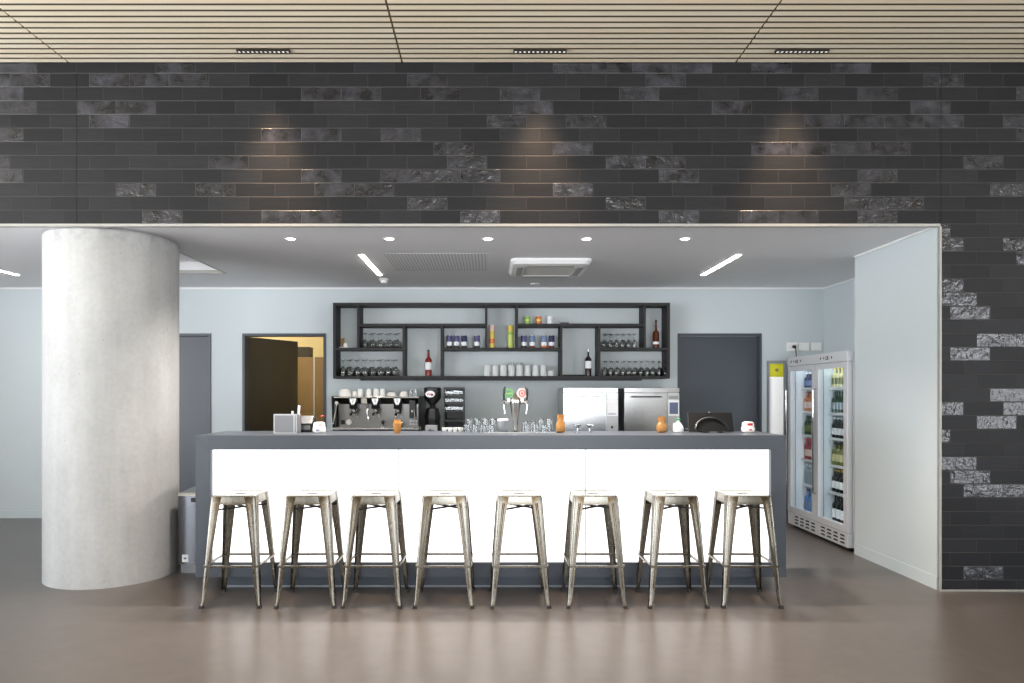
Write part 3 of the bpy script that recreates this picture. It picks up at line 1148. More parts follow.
for x, top, lab in ((449.3, 'violet', 'violet and white can first from the dark divider in left middle compartment'), (456.6, 'violet', 'violet and white can second of the three grouped together'), (464.2, 'navy', 'navy and white can third of the three grouped together'), (477.0, 'violet', 'violet and white can standing apart from the three grouped cans')):
    put(can('drink_can', 0.142, 0.033, [(0.18, M['black']), (0.32, M['paper']), (0.5, M[top])], M['steel'], lab, group='printed cans in the left middle compartment'), x, zMt)
for x, c1, c2, lab in ((523.8, 'black', 'violet', 'violet can with black foot in the right middle compartment'), (532.2, 'brownprint', 'bluecan', 'blue can with brown foot beside the violet can'), (543.9, 'orangecan', 'bluecan', 'blue can with orange foot in the right middle compartment'), (551.6, 'brownprint', 'navy', 'navy can with brown foot at the end of the four cans')):
    put(can('drink_can', 0.142, 0.034, [(0.18, M[c1]), (0.3, M['paper']), (0.52, M[c2])], M['steel'], lab, group='printed cans in the right middle compartment'), x, zMt)
put(can('tall_tin', 0.262, 0.034, [(0.2, M['yellowcan']), (0.2, M['orangecan']), (0.34, M['yellowcan']), (0.26, M['pink'])], M['pink'], 'tall yellow and orange tin with pink top in centre compartment', 'tin'), 491.7, zMt)
put(can('tall_tin', 0.258, 0.034, [(0.6, M['lime']), (0.12, M['greencan']), (0.28, M['yellowcan'])], M['yellowcan'], 'tall pale lime tin with yellow top in centre compartment', 'tin'), 510.6, zMt)
for x, mm, lab in ((527.3, 'greencan', 'short green tin on the upper shelf board'), (538.7, 'orangecan', 'short orange tin between green and white tins'), (549.8, 'paper', 'short white tin on the upper shelf board')):
    put(can('short_tin', 0.088, 0.034, [(0.35, M[mm]), (0.3, M['lime' if mm == 'greencan' else ('yellowcan' if mm == 'orangecan' else 'white')]), (0.35, M[mm])], M['white'], lab, 'tin', 'short tins on the upper shelf board'), x, zUt)
m = bx(-0.05, 0.05, -0.035, 0.035, 0, 0.018, 0.003)
m.box(-0.046, 0.046, -0.037, 0.037, 0.006, 0.012)
tag(m.build('flat_box', M['navy'], None, (px(564.3, GY), GY, zUt)), 'flat dark blue box lying beside the short white tin', 'box')
# ornament
t = thing('table_ornament', 'small golden ornament with a white block on a pale tray', 'ornament', (px(344.6, GY), GY, zMt))
bx(-0.055, 0.055, -0.04, 0.04, 0, 0.01, 0.003).build('tray', M['porcelain'], t)
bx(-0.008, 0.03, -0.02, 0.02, 0.01, 0.055, 0.004).build('white_block', M['porcelain'], t)
m = MB()
random.seed(5)
for k in range(16):
    a = random.uniform(0, 2 * PI)
    r = random.uniform(0.02, 0.04)
    p = (-0.025 + r * 0.6 * math.cos(a), r * 0.6 * math.sin(a), 0.05 + random.uniform(0.01, 0.065))
    m.tube([(-0.02, 0.0, 0.01), ((-0.02 + p[0]) / 2, p[1] / 2, p[2] * 0.6), p], [0.003, 0.003, 0.001], 6)
    m.lathe([(0.001, -0.009), (0.008, -0.004), (0.009, 0.002), (0.001, 0.009)], 8, p)
m.build('golden_sprig', M['gold'], t)

# ------------------------------------------------------------------ back counter with machines
KZ = 0.96
t = thing('back_counter', 'grey back counter under the wall shelf behind the bar', 'counter', (0, 0, 0))
kx0, kx1, ky0 = -1.86, 2.12, 7.33
bx(kx0 + 0.02, kx1 - 0.02, ky0 + 0.03, BY - 0.013, 0.09, KZ - 0.04).build('cabinet_body', M['bar'], t)
bx(kx0 + 0.04, kx1 - 0.04, ky0 + 0.08, BY - 0.03, 0.0, 0.09).build('plinth', M['blackmatte'], t)
bx(kx0, kx1, ky0, BY - 0.013, KZ - 0.04, KZ, 0.002).build('worktop', M['steel_dull'], t)
nd = 6
for k in range(nd):
    a = kx0 + 0.03 + (kx1 - kx0 - 0.06) * k / nd
    b_ = kx0 + 0.03 + (kx1 - kx0 - 0.06) * (k + 1) / nd
    dr = bx(a + 0.003, b_ - 0.003, ky0 + 0.01, ky0 + 0.03, 0.1, KZ - 0.05, 0.002).build('cabinet_door', M['bar'], t)
    bx(b_ - 0.2, b_ - 0.05, ky0, ky0 + 0.01, KZ - 0.11, KZ - 0.098).build('pull', M['steel_dull'], dr)

# espresso machine (local: x centre, y from the front, z from the worktop)
EY = 7.42
ex = lambda v: px(v, EY)
ez = lambda v: pz(v, EY) - KZ
ecx = ex(376)
t = thing('espresso_machine', 'wide three-group espresso machine with cups on top', 'coffee machine', (ecx, EY, KZ))
X = lambda v: ex(v) - ecx
bx(X(335), X(418), 0.16, 0.55, ez(431), ez(399), 0.006).build('body', M['steel_dark'], t)
bx(X(336), X(417), 0.135, 0.16, ez(427), ez(404)).build('backsplash', M['steel_dark'], t)
m = MB()
m.prism_x([(-0.02, ez(397.6)), (0.14, ez(404.5)), (0.16, ez(399)), (0.16, ez(397.6))], X(334), X(418.5))
m.build('upper_fascia', M['black'], t)
bx(X(334), X(419.5), -0.03, 0.55, ez(398.2), ez(396.6), 0.003).build('cup_tray', M['chrome'], t)
# side cheeks: black tapered plates
for a, b_ in ((332.0, 334.6), (418.4, 421.0)):
    m = MB()
    m.prism_x([(-0.03, ez(396.2)), (0.02, ez(427)), (0.0, ez(431)), (0.56, ez(431)), (0.56, ez(396.2))], X(a), X(b_))
    m.build('side_panel', M['black'], t)
bx(X(332), X(420.5), -0.03, 0.5, ez(432.2), ez(430.2), 0.004).build('base', M['black'], t)
m = MB()
m.box(X(333), X(419.5), -0.04, 0.135, ez(430.2), ez(427.8), 0.005)
for k in range(30):
    xx = X(336) + (X(417) - X(336)) * k / 29
    m.box(xx - 0.004, xx + 0.004, -0.02, 0.12, ez(427.8), ez(427.8) + 0.003)
m.build('drip_tray', M['steel'], t)
m = MB()
for fxx in (337, 415):
    for yy_ in (0.04, 0.45):
        m.cyl((X(fxx), yy_, 0.0), (X(fxx), yy_, ez(432.2)), 0.022, 0.018, 14)
m.build('foot', M['blackmatte'], t)
for gx in (353.7, 375.8, 397.8):
    g = MB()
    g.hexa([(X(gx - 4.2), -0.01, ez(409)), (X(gx + 4.2), -0.01, ez(409)), (X(gx + 4.2), 0.14, ez(409)), (X(gx - 4.2), 0.14, ez(409)),
            (X(gx - 3.8), -0.045, ez(397.5)), (X(gx + 3.8), -0.045, ez(397.5)), (X(gx + 3.8), 0.14, ez(397.5)), (X(gx - 3.8), 0.14, ez(397.5))], 0.004)
    gr = g.build('group_head', M['black'], t)
    c = X(gx)
    bd = MB()
    yb = -0.0475
    # white V-shaped badge with a small centre gap
    def quad(pts):
        bd.loops([[(c + u, yb + (0.9 * (0.10 - v)) * 0.0 + (ez(399) - (ez(399) + v)) * -0.0, ez(399) + v) for u, v in pts],
                  [(c + u, yb - 0.002, ez(399) + v) for u, v in pts]])
    quad([(-0.037, 0.006), (-0.012, 0.006), (0.0, -0.05), (-0.009, -0.068), (-0.030, -0.03)])
    quad([(0.037, 0.006), (0.030, -0.03), (0.009, -0.068), (0.0, -0.05), (0.012, 0.006)])
    quad([(-0.009, 0.006), (0.009, 0.006), (0.0, -0.034)])
    bo = bd.build('badge', M['paper'], gr)
    pf = MB()
    pf.cyl((c, 0.05, ez(412)), (c, 0.05, ez(409.2)), 0.033, 0.036, 18)
    pf.cyl((c, 0.05, ez(413.5)), (c, 0.05, ez(412)), 0.028, 0.032, 18)
    pf.tube([(c, 0.02, ez(411.5)), (c, -0.03, ez(411.8)), (c, -0.05, ez(412.3))], 0.008)
    for s in (-1, 1):
        pf.tube([(c, 0.05, ez(413)), (c + s * 0.022, 0.045, ez(414.5)), (c + s * 0.03, 0.045, ez(417.0))], 0.006)
    pfo = pf.build('portafilter', M['chrome'], t)
    MB().tube([(c, -0.05, ez(412.3)), (c, -0.09, ez(413)), (c, -0.16, ez(414.2))], [0.011, 0.014, 0.015], 10).build('handle', M['black'], pfo)
# hot water spout, steam wands, gauge, knob, keypad
m = MB()
m.box(X(361.5), X(367.5), -0.03, 0.14, ez(404), ez(398.3), 0.004)
m.cyl((X(366.5), 0.05, ez(410)), (X(366.5), 0.05, ez(404)), 0.012, n=12)
m.tube([(X(366.5), 0.05, ez(410)), (X(366.5), 0.05, ez(413)), (X(368), 0.02, ez(421))], 0.006)
m.build('water_spout', M['chrome'], t)
for a, s in ((337.0, -1), (413.5, 1)):
    m = MB()
    m.cyl((X(a), 0.06, ez(403)), (X(a), -0.02, ez(403)), 0.02, n=16)
    m.tube([(X(a), 0.0, ez(404)), (X(a) + s * 0.01, -0.03, ez(412)), (X(a) + s * 0.03, -0.05, ez(424))], 0.007)
    m.build('steam_wand', M['chrome'], t)
m = MB()
m.cyl((X(346.6), 0.137, ez(422.6)), (X(346.6), 0.12, ez(422.6)), 0.031, n=24)
m.cyl((X(346.6), 0.121, ez(422.6)), (X(346.6), 0.118, ez(422.6)), 0.006, n=12)
m.build('pressure_gauge', M['porcelain'], t)
m = MB()
m.box(X(338.5), X(342.5), 0.125, 0.137, ez(425), ez(420.5), 0.002)
m.build('switch', M['black'], t)
m = MB()
m.box(X(409.5), X(415.5), -0.025, 0.136, ez(418), ez(400.5), 0.006)
m.cyl((X(412.5), -0.024, ez(402)), (X(412.5), -0.045, ez(402)), 0.018, n=16)
m.build('control_column', M['black'], t)
MB().cyl((X(412.5), -0.026, ez(411)), (X(412.5), -0.034, ez(411)), 0.012, n=16).build('button', M['chrome'], t)
m = MB()
for k in range(3):
    for r_ in range(2):
        m.box(X(408.3 + k * 2.8), X(410.2 + k * 2.8), 0.128, 0.137, ez(425.4 - r_ * 2.8), ez(423.4 - r_ * 2.8), 0.001)
m.build('keypad', M['paper'], t)
# milk jug and tamper standing on the drip tray
TRZ = KZ + ez(427.8) + 0.0035
t = thing('milk_jug', 'small steel milk jug standing on the espresso machine tray', 'jug', (ex(397.7), EY + 0.0, TRZ))
MB().lathe([(0.030, 0), (0.034, 0.006), (0.032, 0.04), (0.025, 0.062), (0.027, 0.075), (0.025, 0.075), (0.023, 0.062), (0.029, 0.04), (0.028, 0.006)], 20).build('jug_body', M['greyplastic'], t)
MB().tube([(0.030, 0, 0.055), (0.055, 0, 0.055), (0.055, 0, 0.02), (0.032, 0, 0.015)], 0.004).build('handle', M['steel'], t)
t = thing('tamper', 'black-handled coffee tamper beside the milk jug', 'tamper', (ex(383), EY - 0.005, TRZ))
MB().lathe([(0.028, 0), (0.028, 0.012), (0.008, 0.02), (0.009, 0.03), (0.001, 0.031)], 18).build('base', M['steel'], t)
MB().lathe([(0.009, 0.03), (0.016, 0.045), (0.018, 0.065), (0.013, 0.078), (0.001, 0.08)], 18).build('handle', M['black'], t)

# cups on the machine
CZ = KZ + ez(396.6)
def cup_stack(n, r, h):
    t = thing('coffee_cup', 'x', 'cup')
    return t
def cup(r, h, handle=True, inv=True):
    m = MB()
    p = [(0.0005, 0.003), (r * 0.6, 0.003), (r * 0.62, 0.0), (r * 0.66, 0.0), (r * 0.72, 0.006), (r * 0.95, h * 0.5), (r, h), (r - 0.003, h), (r * 0.9 - 0.002, h * 0.5), (r * 0.6, 0.01), (0.0005, 0.008)]
    if inv:
        p = [(a, h - z) for a, z in p]
    m.lathe(p, 22, cap=False)
    if handle:
        f = (lambda z: h - z) if inv else (lambda z: z)
        m.tube([(r * 0.9, 0, f(h * 0.8)), (r * 1.28, 0, f(h * 0.75)), (r * 1.25, 0, f(h * 0.42)), (r * 0.84, 0, f(h * 0.3))], 0.004)
    return m.build('coffee_cup', M['porcelain'])
def onm(o, x, lab, cat='cup', dy=0.1, dz=0.0, grp='cups stacked on the espresso machine'):
    tag(o, lab, cat, grp)
    o.location = (ex(x) * (EY + dy) / EY, EY + dy, CZ + dz)
    o.rotation_euler = (0, 0, -0.9)
    return o
onm(cup(0.070, 0.082, False), 344.8, 'large white upturned bowl-like cup at the end of the machine top')
c1 = onm(cup(0.028, 0.058), 354.6, 'small white upturned espresso cup between bowl and tall cups')
for k, x in enumerate((360.3, 369.0, 376.2, 382.4)):
    lab = ('first', 'second', 'third', 'fourth')[k] + ' tall white upturned cup counting from the small espresso cup'
    onm(cup(0.033, 0.086), x, lab)
def saucers(n):
    m = MB()
    p = []
    for k in range(n):
        z = k * 0.009
        r = 0.060 - 0.0035 * k
        p += [(r, z), (r + 0.001, z + 0.003), (r - 0.006, z + 0.009)]
    p += [(0.02, n * 0.009 + 0.004), (0.0005, n * 0.009 + 0.004)]
    m.lathe([(0.0005, 0)] + p, 24, cap=False)
    return m.build('saucer_stack', M['porcelain'])
onm(saucers(5), 391.6, 'low domed stack of white saucers beside the tall cups', 'saucers', 0.1)
onm(saucers(6), 404.2, 'higher domed stack of white saucers beside the small glasses', 'saucers', 0.1)
for k, (x, dy) in enumerate(((410.6, 0.05), (415.6, 0.05), (413.4, 0.14))):
    o = tumbler(0.082, 0.020, 0.024)
    onm(o, x, ('small clear glass beside the saucers on the espresso machine', 'small clear glass at the machine end above the grinder side', 'small clear glass behind the two front glasses on the machine')[k], 'glass', dy, 0, 'small glasses on the espresso machine')

# coffee grinder
GYr = 7.5
gxl = lambda v: px(v, GYr)
gz = lambda v: pz(v, GYr) - KZ
t = thing('coffee_grinder', 'black coffee grinder with round hopper and white badge', 'coffee grinder', (gxl(432.5), GYr, KZ))
MB().lathe([(0.093, gz(390.0)), (0.093, gz(398)), (0.085, gz(399.5)), (0.035, gz(404.5)), (0.03, gz(407.5))][::-1], 28).build('hopper', M['black'], t)
MB().lathe([(0.095, gz(390.0)), (0.095, gz(388.2)), (0.08, gz(387.4)), (0.001, gz(387.2))], 28).build('hopper_lid', M['black'], t)
m = MB()
m.loops([[(0.085 * math.cos(a), 0.085 * math.sin(a), 0.0) for a in [2 * PI * i / 8 + PI / 8 for i in range(8)]],
         [(0.085 * math.cos(a), 0.085 * math.sin(a), gz(421)) for a in [2 * PI * i / 8 + PI / 8 for i in range(8)]],
         [(0.093 * math.cos(a), 0.093 * math.sin(a), gz(417)) for a in [2 * PI * i / 8 + PI / 8 for i in range(8)]],
         [(0.07 * math.cos(a), 0.07 * math.sin(a), gz(408.5)) for a in [2 * PI * i / 8 + PI / 8 for i in range(8)]],
         [(0.032 * math.cos(a), 0.032 * math.sin(a), gz(407)) for a in [2 * PI * i / 8 + PI / 8 for i in range(8)]]])
m.build('motor_housing', M['black'], t)
m = MB()
m.box(-0.062, 0.066, -0.17, -0.08, 0.0, gz(424.5), 0.006)
m.build('dosing_tray', M['greyplastic'], t)
m = MB()
m.box(-0.03, 0.035, -0.174, -0.169, gz(431), gz(429.4))
m.box(-0.02, 0.0, -0.174, -0.169, gz(429.4), gz(428.6))
m.build('tray_slot', M['black'], t)
m = MB()
rings = []
for k, yy_ in ((1, -0.094), (1, -0.099)):
    rings.append([(-0.018 + 0.052 * math.cos(2 * PI * i / 24), yy_ + 0.02 * (math.cos(2 * PI * i / 24)) ** 2 * 0.5, gz(394.2) + 0.036 * math.sin(2 * PI * i / 24)) for i in range(24)])
m.loops(rings)
bd = m.build('badge', M['paper'], t)
m = MB()
m.tube([(-0.05, -0.098, gz(394.6)), (-0.035, -0.101, gz(393.8)), (-0.02, -0.102, gz(394.7)), (-0.004, -0.101, gz(393.8)), (0.012, -0.099, gz(394.5))], 0.0045, 6)
m.build('badge_mark', M['red'], bd)

# cup dispenser tower
t = thing('supply_rack', 'black tiered rack holding lids and sachets beside the grinder', 'rack', (px(454, 7.55), 7.55, KZ))
dz = lambda v: pz(v, 7.55) - KZ
hw = 0.112
m = MB()
m.box(-hw, -hw + 0.012, 0, 0.3, 0, dz(387.2), 0.002)
m.box(hw - 0.012, hw, 0, 0.3, 0, dz(387.2), 0.002)
m.box(-hw + 0.012, hw - 0.012, 0.29, 0.3, 0, dz(387.2))
m.box(-hw + 0.012, hw - 0.012, 0.0, 0.29, dz(388.6), dz(387.2))
for v in (393.6, 401.3, 409.5, 419.5):
    m.box(-hw + 0.012, hw - 0.012, 0.0, 0.29, dz(v + 2.6), dz(v))
m.build('rack_body', M['black'], t)
for v in (393.6, 401.3, 409.5):
    bx(-hw + 0.014, hw - 0.014, -0.006, -0.001, dz(v) - 0.006, dz(v) + 0.03, 0.001).build('clear_front', M['pane'], t)
random.seed(9)
for (v, labs) in ((393.6, ('steel spoon pile on the top tier of the black rack', 'spoons', 'steel')), (401.3, ('pale sachets on the middle tier of the black rack', 'sachets', 'trim')), (409.5, ('white and pink sachets on the lower tier of the black rack', 'sachets', 'paper'))):
    zz = KZ + dz(v)
    m = MB()
    for k in range(5):
        a = random.uniform(-0.085, 0.055)
        b_ = random.uniform(0.02, 0.19)
        m.box(a, a + 0.03, b_, b_ + 0.06, 0.0016 + 0.006 * k, 0.0016 + 0.006 * k + 0.005)
    o = m.build('sachet_pile' if labs[1] == 'sachets' else 'spoon_pile', M[labs[2]], None, (px(454, 7.55), 7.55, zz))
    tag(o, labs[0], labs[1])
    o['kind'] = 'stuff'

# glasswashers
def washer(x0, x1, lab, second):
    WYr = 7.42
    a, b_ = px(x0, WYr), px(x1, WYr)
    wz = lambda v: pz(v, WYr) - KZ
    cx_ = (a + b_) / 2
    h = (b_ - a) / 2
    t = thing('glass_washer', lab, 'dishwasher', (cx_, WYr, KZ))
    top = wz(388)
    bx(-h, h, 0.02, 0.58, 0.03, top, 0.004).build('casing', M['steel_dull'], t)
    bx(-h, h, 0.0, 0.02, wz(392.6), top, 0.003).build('top_fascia', M['steel'], t)
    sp = h - (b_ - a) * 0.215
    dr = bx(-h, sp - 0.002, 0.0, 0.02, 0.05, wz(393.2), 0.003).build('door', M['steel'], t)
    m = MB()
    m.box(-h + 0.07, sp - 0.07, -0.03, -0.018, wz(397.6), wz(396.2), 0.003)
    for q_ in (-h + 0.09, sp - 0.09):
        m.box(q_ - 0.008, q_ + 0.008, -0.02, 0.0, wz(397.4), wz(396.4))
    m.build('handle', M['black'] if second else M['steel_dark'], dr)
    bx(sp + 0.002, h, 0.0, 0.02, 0.05, wz(393.2), 0.003).build('control_panel', M['steel_dull'], t)
    nb = bx(sp + 0.008, h - 0.002, -0.002, 0.0, wz(416), wz(400.2)).build('notice', M['paper'], t)
    if second:
        bx(sp + 0.022, h - 0.014, -0.003, -0.002, wz(414), wz(402.5)).build('picture', M['blueprint'], nb)
        m = MB()
        for k in range(3):
            m.box(sp + 0.01, h - 0.01, -0.003, 0.0, wz(396.5 + k * 1.1), wz(396.0 + k * 1.1))
        m.build('vent_slots', M['black'], t)
    else:
        m = MB()
        for k in range(2):
            m.box(sp + 0.018, h - 0.03 + 0.01 * k, -0.003, -0.002, wz(413.6 + 1.0 * k), wz(413.2 + 1.0 * k))
        m.build('printed_lines', M['blueprint'], nb)
        bx(sp + 0.05, sp + 0.072, -0.006, 0.0, wz(428.5), wz(426), 0.002).build('switch', M['black'], t)
    m = MB()
    for sx_ in (-1, 1):
        for yy_ in (0.06, 0.5):
            m.cyl((sx_ * (h - 0.05), yy_, 0), (sx_ * (h - 0.05), yy_, 0.032), 0.018, n=12)
    m.build('foot', M['blackmatte'], t)
    return t
washer(563.3, 618.2, 'steel glass washer with a plain white notice, nearer the beer tap', False)
washer(624.3, 679.3, 'steel glass washer with a blue picture notice, nearer the dark door', True)

# ------------------------------------------------------------------ things standing on the bar
BTZ = TZ
def onbar(o, x, y):
    o.location = (px(x, y), y, BTZ)
    return o

# beer tap
TY = 5.43
t = thing('beer_tap', 'chrome beer tap tower with green and pink badges', 'beer tap', (px(515.3, TY), TY, BTZ))
k_ = TY / F
m = MB()
m.lathe([(0.034, 0.0), (0.034, 0.006), (0.016, 0.014), (0.017, 0.03), (0.023, 0.10), (0.035, 0.18), (0.043, 0.225), (0.046, 0.25), (0.043, 0.275), (0.030, 0.296), (0.012, 0.306), (0.001, 0.307)], 28)
m.build('tower', M['chrome'], t)
m = MB()
m.cyl((-0.095, 0, 0.243), (0.095, 0, 0.243), 0.014, n=16)
m.build('cross_arm', M['chrome'], t)
for s, mm, inner in ((-1, 'green', 'greencan'), (1, 'pink', 'red')):
    m = MB()
    m.cyl((s * 0.088, 0, 0.25), (s * 0.088, -0.05, 0.243), 0.017, 0.014, 16)
    m.tube([(s * 0.088, -0.045, 0.243), (s * 0.092, -0.06, 0.22), (s * 0.084, -0.062, 0.15)], [0.010, 0.008, 0.005], 12)
    fc = m.build('faucet', M['chrome'], t)
    m = MB()
    m.tube([(s * 0.09, -0.02, 0.255), (s * 0.092, -0.03, 0.30), (s * 0.088, -0.032, 0.345), (s * 0.080, -0.03, 0.362)], [0.006, 0.009, 0.011, 0.006], 12)
    m.build('lever', M['black'], fc)
    m = MB()
    m.cyl((s * 0.052, -0.018, 0.31), (s * 0.052, -0.032, 0.31), 0.043, n=32)
    bd = m.build('badge', M[mm], t)
    m = MB()
    if s > 0:
        m.lathe([(0.020, -0.001), (0.026, -0.001), (0.026, 0.001), (0.020, 0.001), (0.020, -0.001)], 24, cap=False)
        m.lathe([(0.008, -0.001), (0.008, 0.001)], 16)
    else:
        m.box(-0.025, 0.025, -0.008, 0.006, -0.001, 0.001)
        m.lathe([(0.030, -0.001), (0.035, -0.001), (0.035, 0.001), (0.030, 0.001), (0.030, -0.001)], 24, cap=False)
    o = m.build('badge_mark', M[inner], bd, (s * 0.052, -0.033, 0.31))
    o.rotation_euler = (PI / 2, 0, 0)
    bx(s * 0.052 - 0.008, s * 0.052 + 0.008, -0.02, 0.0, 0.25, 0.285).build('badge_bracket', M['chrome'], t)
# glasses lined up by the tap
row(lambda: tumbler(0.105, 0.027, 0.031), [469.5 + 8.1 * k for k in range(4)] + [541.0, 549.2], 5.58, BTZ, 'upturned clear tumbler at the outer ends of the row by the tap', 'glass', 'tumblers at the ends of the glass row')
row(lambda: tumbler(0.085, 0.026, 0.030), [525.0, 533.0], 5.58, BTZ, 'shorter upturned tumbler directly beside the beer tap', 'glass', 'short tumblers by the tap')
row(lambda: tumbler(0.06, 0.026, 0.030), [467 + 8.0 * k for k in range(4)] + [527.5, 536, 544.5], 5.46, BTZ, 'low upturned glass in the front line by the beer tap', 'glass', 'low glasses in front of the tumblers')
row(lambda: cup(0.021, 0.036, False, False), [444.5, 449.8, 455.2, 460.5], 5.50, BTZ, 'tiny white espresso cup on the bar in front of the black rack', 'cup', 'tiny cups in front of the rack')
t = thing('sugar_tin', 'low round white-lidded tin among the glasses by the tap', 'tin', (px(503, 5.52), 5.52, BTZ))
MB().lathe([(0.042, 0), (0.044, 0.004), (0.044, 0.085), (0.042, 0.088)], 24).build('tin_body', M['greyplastic'], t)
MB().lathe([(0.046, 0.088), (0.046, 0.1), (0.042, 0.104), (0.001, 0.105)], 24).build('lid', M['white'], t)
bx(-0.28, 0.28, -0.07, 0.0, 0.0, 0.006, 0.002).build('drip_tray', M['steel_dull'])
o = bpy.data.objects['drip_tray.001'] if 'drip_tray.001' in bpy.data.objects else None
o = [q for q in C.objects if q.name.startswith('drip_tray') and q.parent is None][0]
tag(o, 'thin steel drip tray lying in front of the beer tap', 'drip tray')
o.location = (px(520, 5.37), 5.37, BTZ)

# orange glass jars
def orange(h, r, lab, neck):
    m = MB()
    if neck:
        p = [(r * 0.55, 0), (r * 0.85, h * 0.06), (r, h * 0.28), (r * 0.9, h * 0.48), (r * 0.62, h * 0.62), (r * 0.6, h * 0.75), (r * 0.78, h)]
    else:
        p = [(r * 0.6, 0), (r * 0.75, h * 0.1), (r * 0.9, h * 0.5), (r, h * 0.75), (r * 0.8, h * 0.86), (r * 0.75, h)]
    q_ = [(a - 0.004, max(z, 0.006)) for a, z in p[::-1]]
    m.lathe(p + q_, 24)
    return tag(m.build('orange_jar', M['orangeglass']), lab, 'jar')
onbar(orange(0.105, 0.035, 'small orange glass jar in front of the espresso machine', False), 397.3, 5.32)
onbar(orange(0.142, 0.039, 'tall orange glass vase between the tap and the washers', True), 560.6, 5.42)
o = onbar(orange(0.125, 0.044, 'round orange glass jar in front of the steel washer', True), 661.6, 5.42)

# small silver dishes
for x, lab in ((577.5, 'small silver footed dish next to the tall orange vase'), (589.7, 'second small silver footed dish, farther from the orange vase')):
    m = MB()
    m.lathe([(0.022, 0), (0.022, 0.003), (0.006, 0.008), (0.005, 0.035), (0.02, 0.05), (0.036, 0.06), (0.034, 0.062), (0.018, 0.054), (0.001, 0.05)], 22)
    onbar(tag(m.build('footed_dish', M['steel']), lab, 'dish', 'small silver dishes on the bar'), x, 5.42)

# white bottle with green cap
t = onbar(thing('soap_bottle', 'round white bottle with green cap beside the black monitor', 'bottle'), 678.2, 5.42)
MB().lathe([(0.036, 0), (0.041, 0.008), (0.041, 0.04), (0.030, 0.062), (0.012, 0.085), (0.011, 0.098)], 24).build('bottle_body', M['porcelain'], t)
MB().lathe([(0.017, 0.096), (0.017, 0.108), (0.010, 0.113), (0.001, 0.114)], 18).build('cap', M['green'], t)
MB().tube([(-0.02, 0, 0.075), (-0.036, 0, 0.07), (-0.04, 0, 0.045)], 0.004).build('handle', M['porcelain'], t)

# white china pots
def pot(lab, flower, x, y):
    t = onbar(thing('china_pot', lab, 'pot'), x, y)
    MB().lathe([(0.040, 0), (0.049, 0.006), (0.053, 0.025), (0.050, 0.045), (0.044, 0.05)], 26).build('pot_body', M['porcelain'], t)
    MB().lathe([(0.046, 0.05), (0.047, 0.066), (0.042, 0.08), (0.030, 0.086), (0.001, 0.087)], 26).build('lid', M['porcelain'], t)
    m = MB()
    m.box(-0.012, 0.012, -0.055, -0.050, 0.018, 0.028, 0.001)
    m.build('printed_mark', M['blueprint'] if flower else M['red'], t)
    if flower:
        m = MB()
        m.box(0.008, 0.034, -0.048, -0.04, 0.054, 0.074, 0.002)
        m.build('pink_tag', M['pink'], t)
    else:
        m = MB()
        m.box(-0.022, 0.02, -0.049, -0.043, 0.056, 0.076, 0.002)
        m.build('red_tag', M['red'], t)
    return t
pot('white china pot near the grey caddy, first on the bar', True, 319.2, 5.36)
pot('white china pot with red print beside the black monitor', False, 748.0, 5.42)
t = onbar(thing('flower_sprig', 'single small red flower standing behind the white pot', 'flower'), 322.5, 5.50)
MB().lathe([(0.018, 0), (0.02, 0.004), (0.012, 0.03), (0.008, 0.055), (0.006, 0.055), (0.009, 0.03)], 14).build('vase', M['glass'], t)
MB().tube([(0, 0, 0.01), (0.003, 0, 0.08), (0.0, 0, 0.125)], 0.002, 6).build('stem', M['greenbottle'], t)
m = MB()
for k in range(6):
    a = k * PI / 3
    m.lathe([(0.001, -0.006), (0.008, -0.002), (0.007, 0.003), (0.001, 0.007)], 8, (0.008 * math.cos(a), 0.008 * math.sin(a), 0.128))
m.build('blossom', M['red'], t)

# grey caddy with two white sticks
CYd = 5.33
t = thing('napkin_caddy', 'square grey metal caddy near the end of the bar', 'caddy', (px(287.6, CYd), CYd, BTZ))
m = MB()
hw, hd, hh, th = 0.088, 0.06, 0.148, 0.004
m.box(-hw, hw, -hd, -hd + th, 0, hh)
m.box(-hw, hw, hd - th, hd, 0, hh)
m.box(-hw, -hw + th, -hd + th, hd - th, 0, hh)
m.box(hw - th, hw, -hd + th, hd - th, 0, hh)
m.box(-hw + th, hw - th, -hd + th, hd - th, 0, 0.005)
m.build('caddy_box', M['greybox'], t)
m = MB()
m.box(-hw - 0.001, hw + 0.001, -hd - 0.003, -hd, hh - 0.008, hh + 0.002)
m.box(-hw - 0.001, hw + 0.001, -hd - 0.003, -hd, 0.0, 0.008)
m.box(-hw - 0.001, -hw + 0.006, -hd - 0.003, -hd, 0.008, hh - 0.008)
m.box(hw - 0.024, hw - 0.016, -hd - 0.003, -hd, 0.008, hh - 0.008)
m.box(hw - 0.006, hw + 0.001, -hd - 0.003, -hd, 0.008, hh - 0.008)
m.build('front_frame', M['steel_dull'], t)
o = tag(MB().tube([(0, 0, 0.006), (0.006, 0, 0.1), (0.018, 0, 0.216)], [0.008, 0.008, 0.010], 10).build('paper_straw', M['paper'], None, (px(299, CYd) - 0.018, CYd + 0.01, BTZ)), 'long white stick leaning up out of the grey caddy', 'stick')
o = tag(MB().cyl((0, 0, 0.0055), (0, 0, 0.172), 0.009, n=14).build('paper_straw', M['paper'], None, (px(292.5, CYd), CYd, BTZ)), 'short white stick just above the grey caddy rim', 'stick')

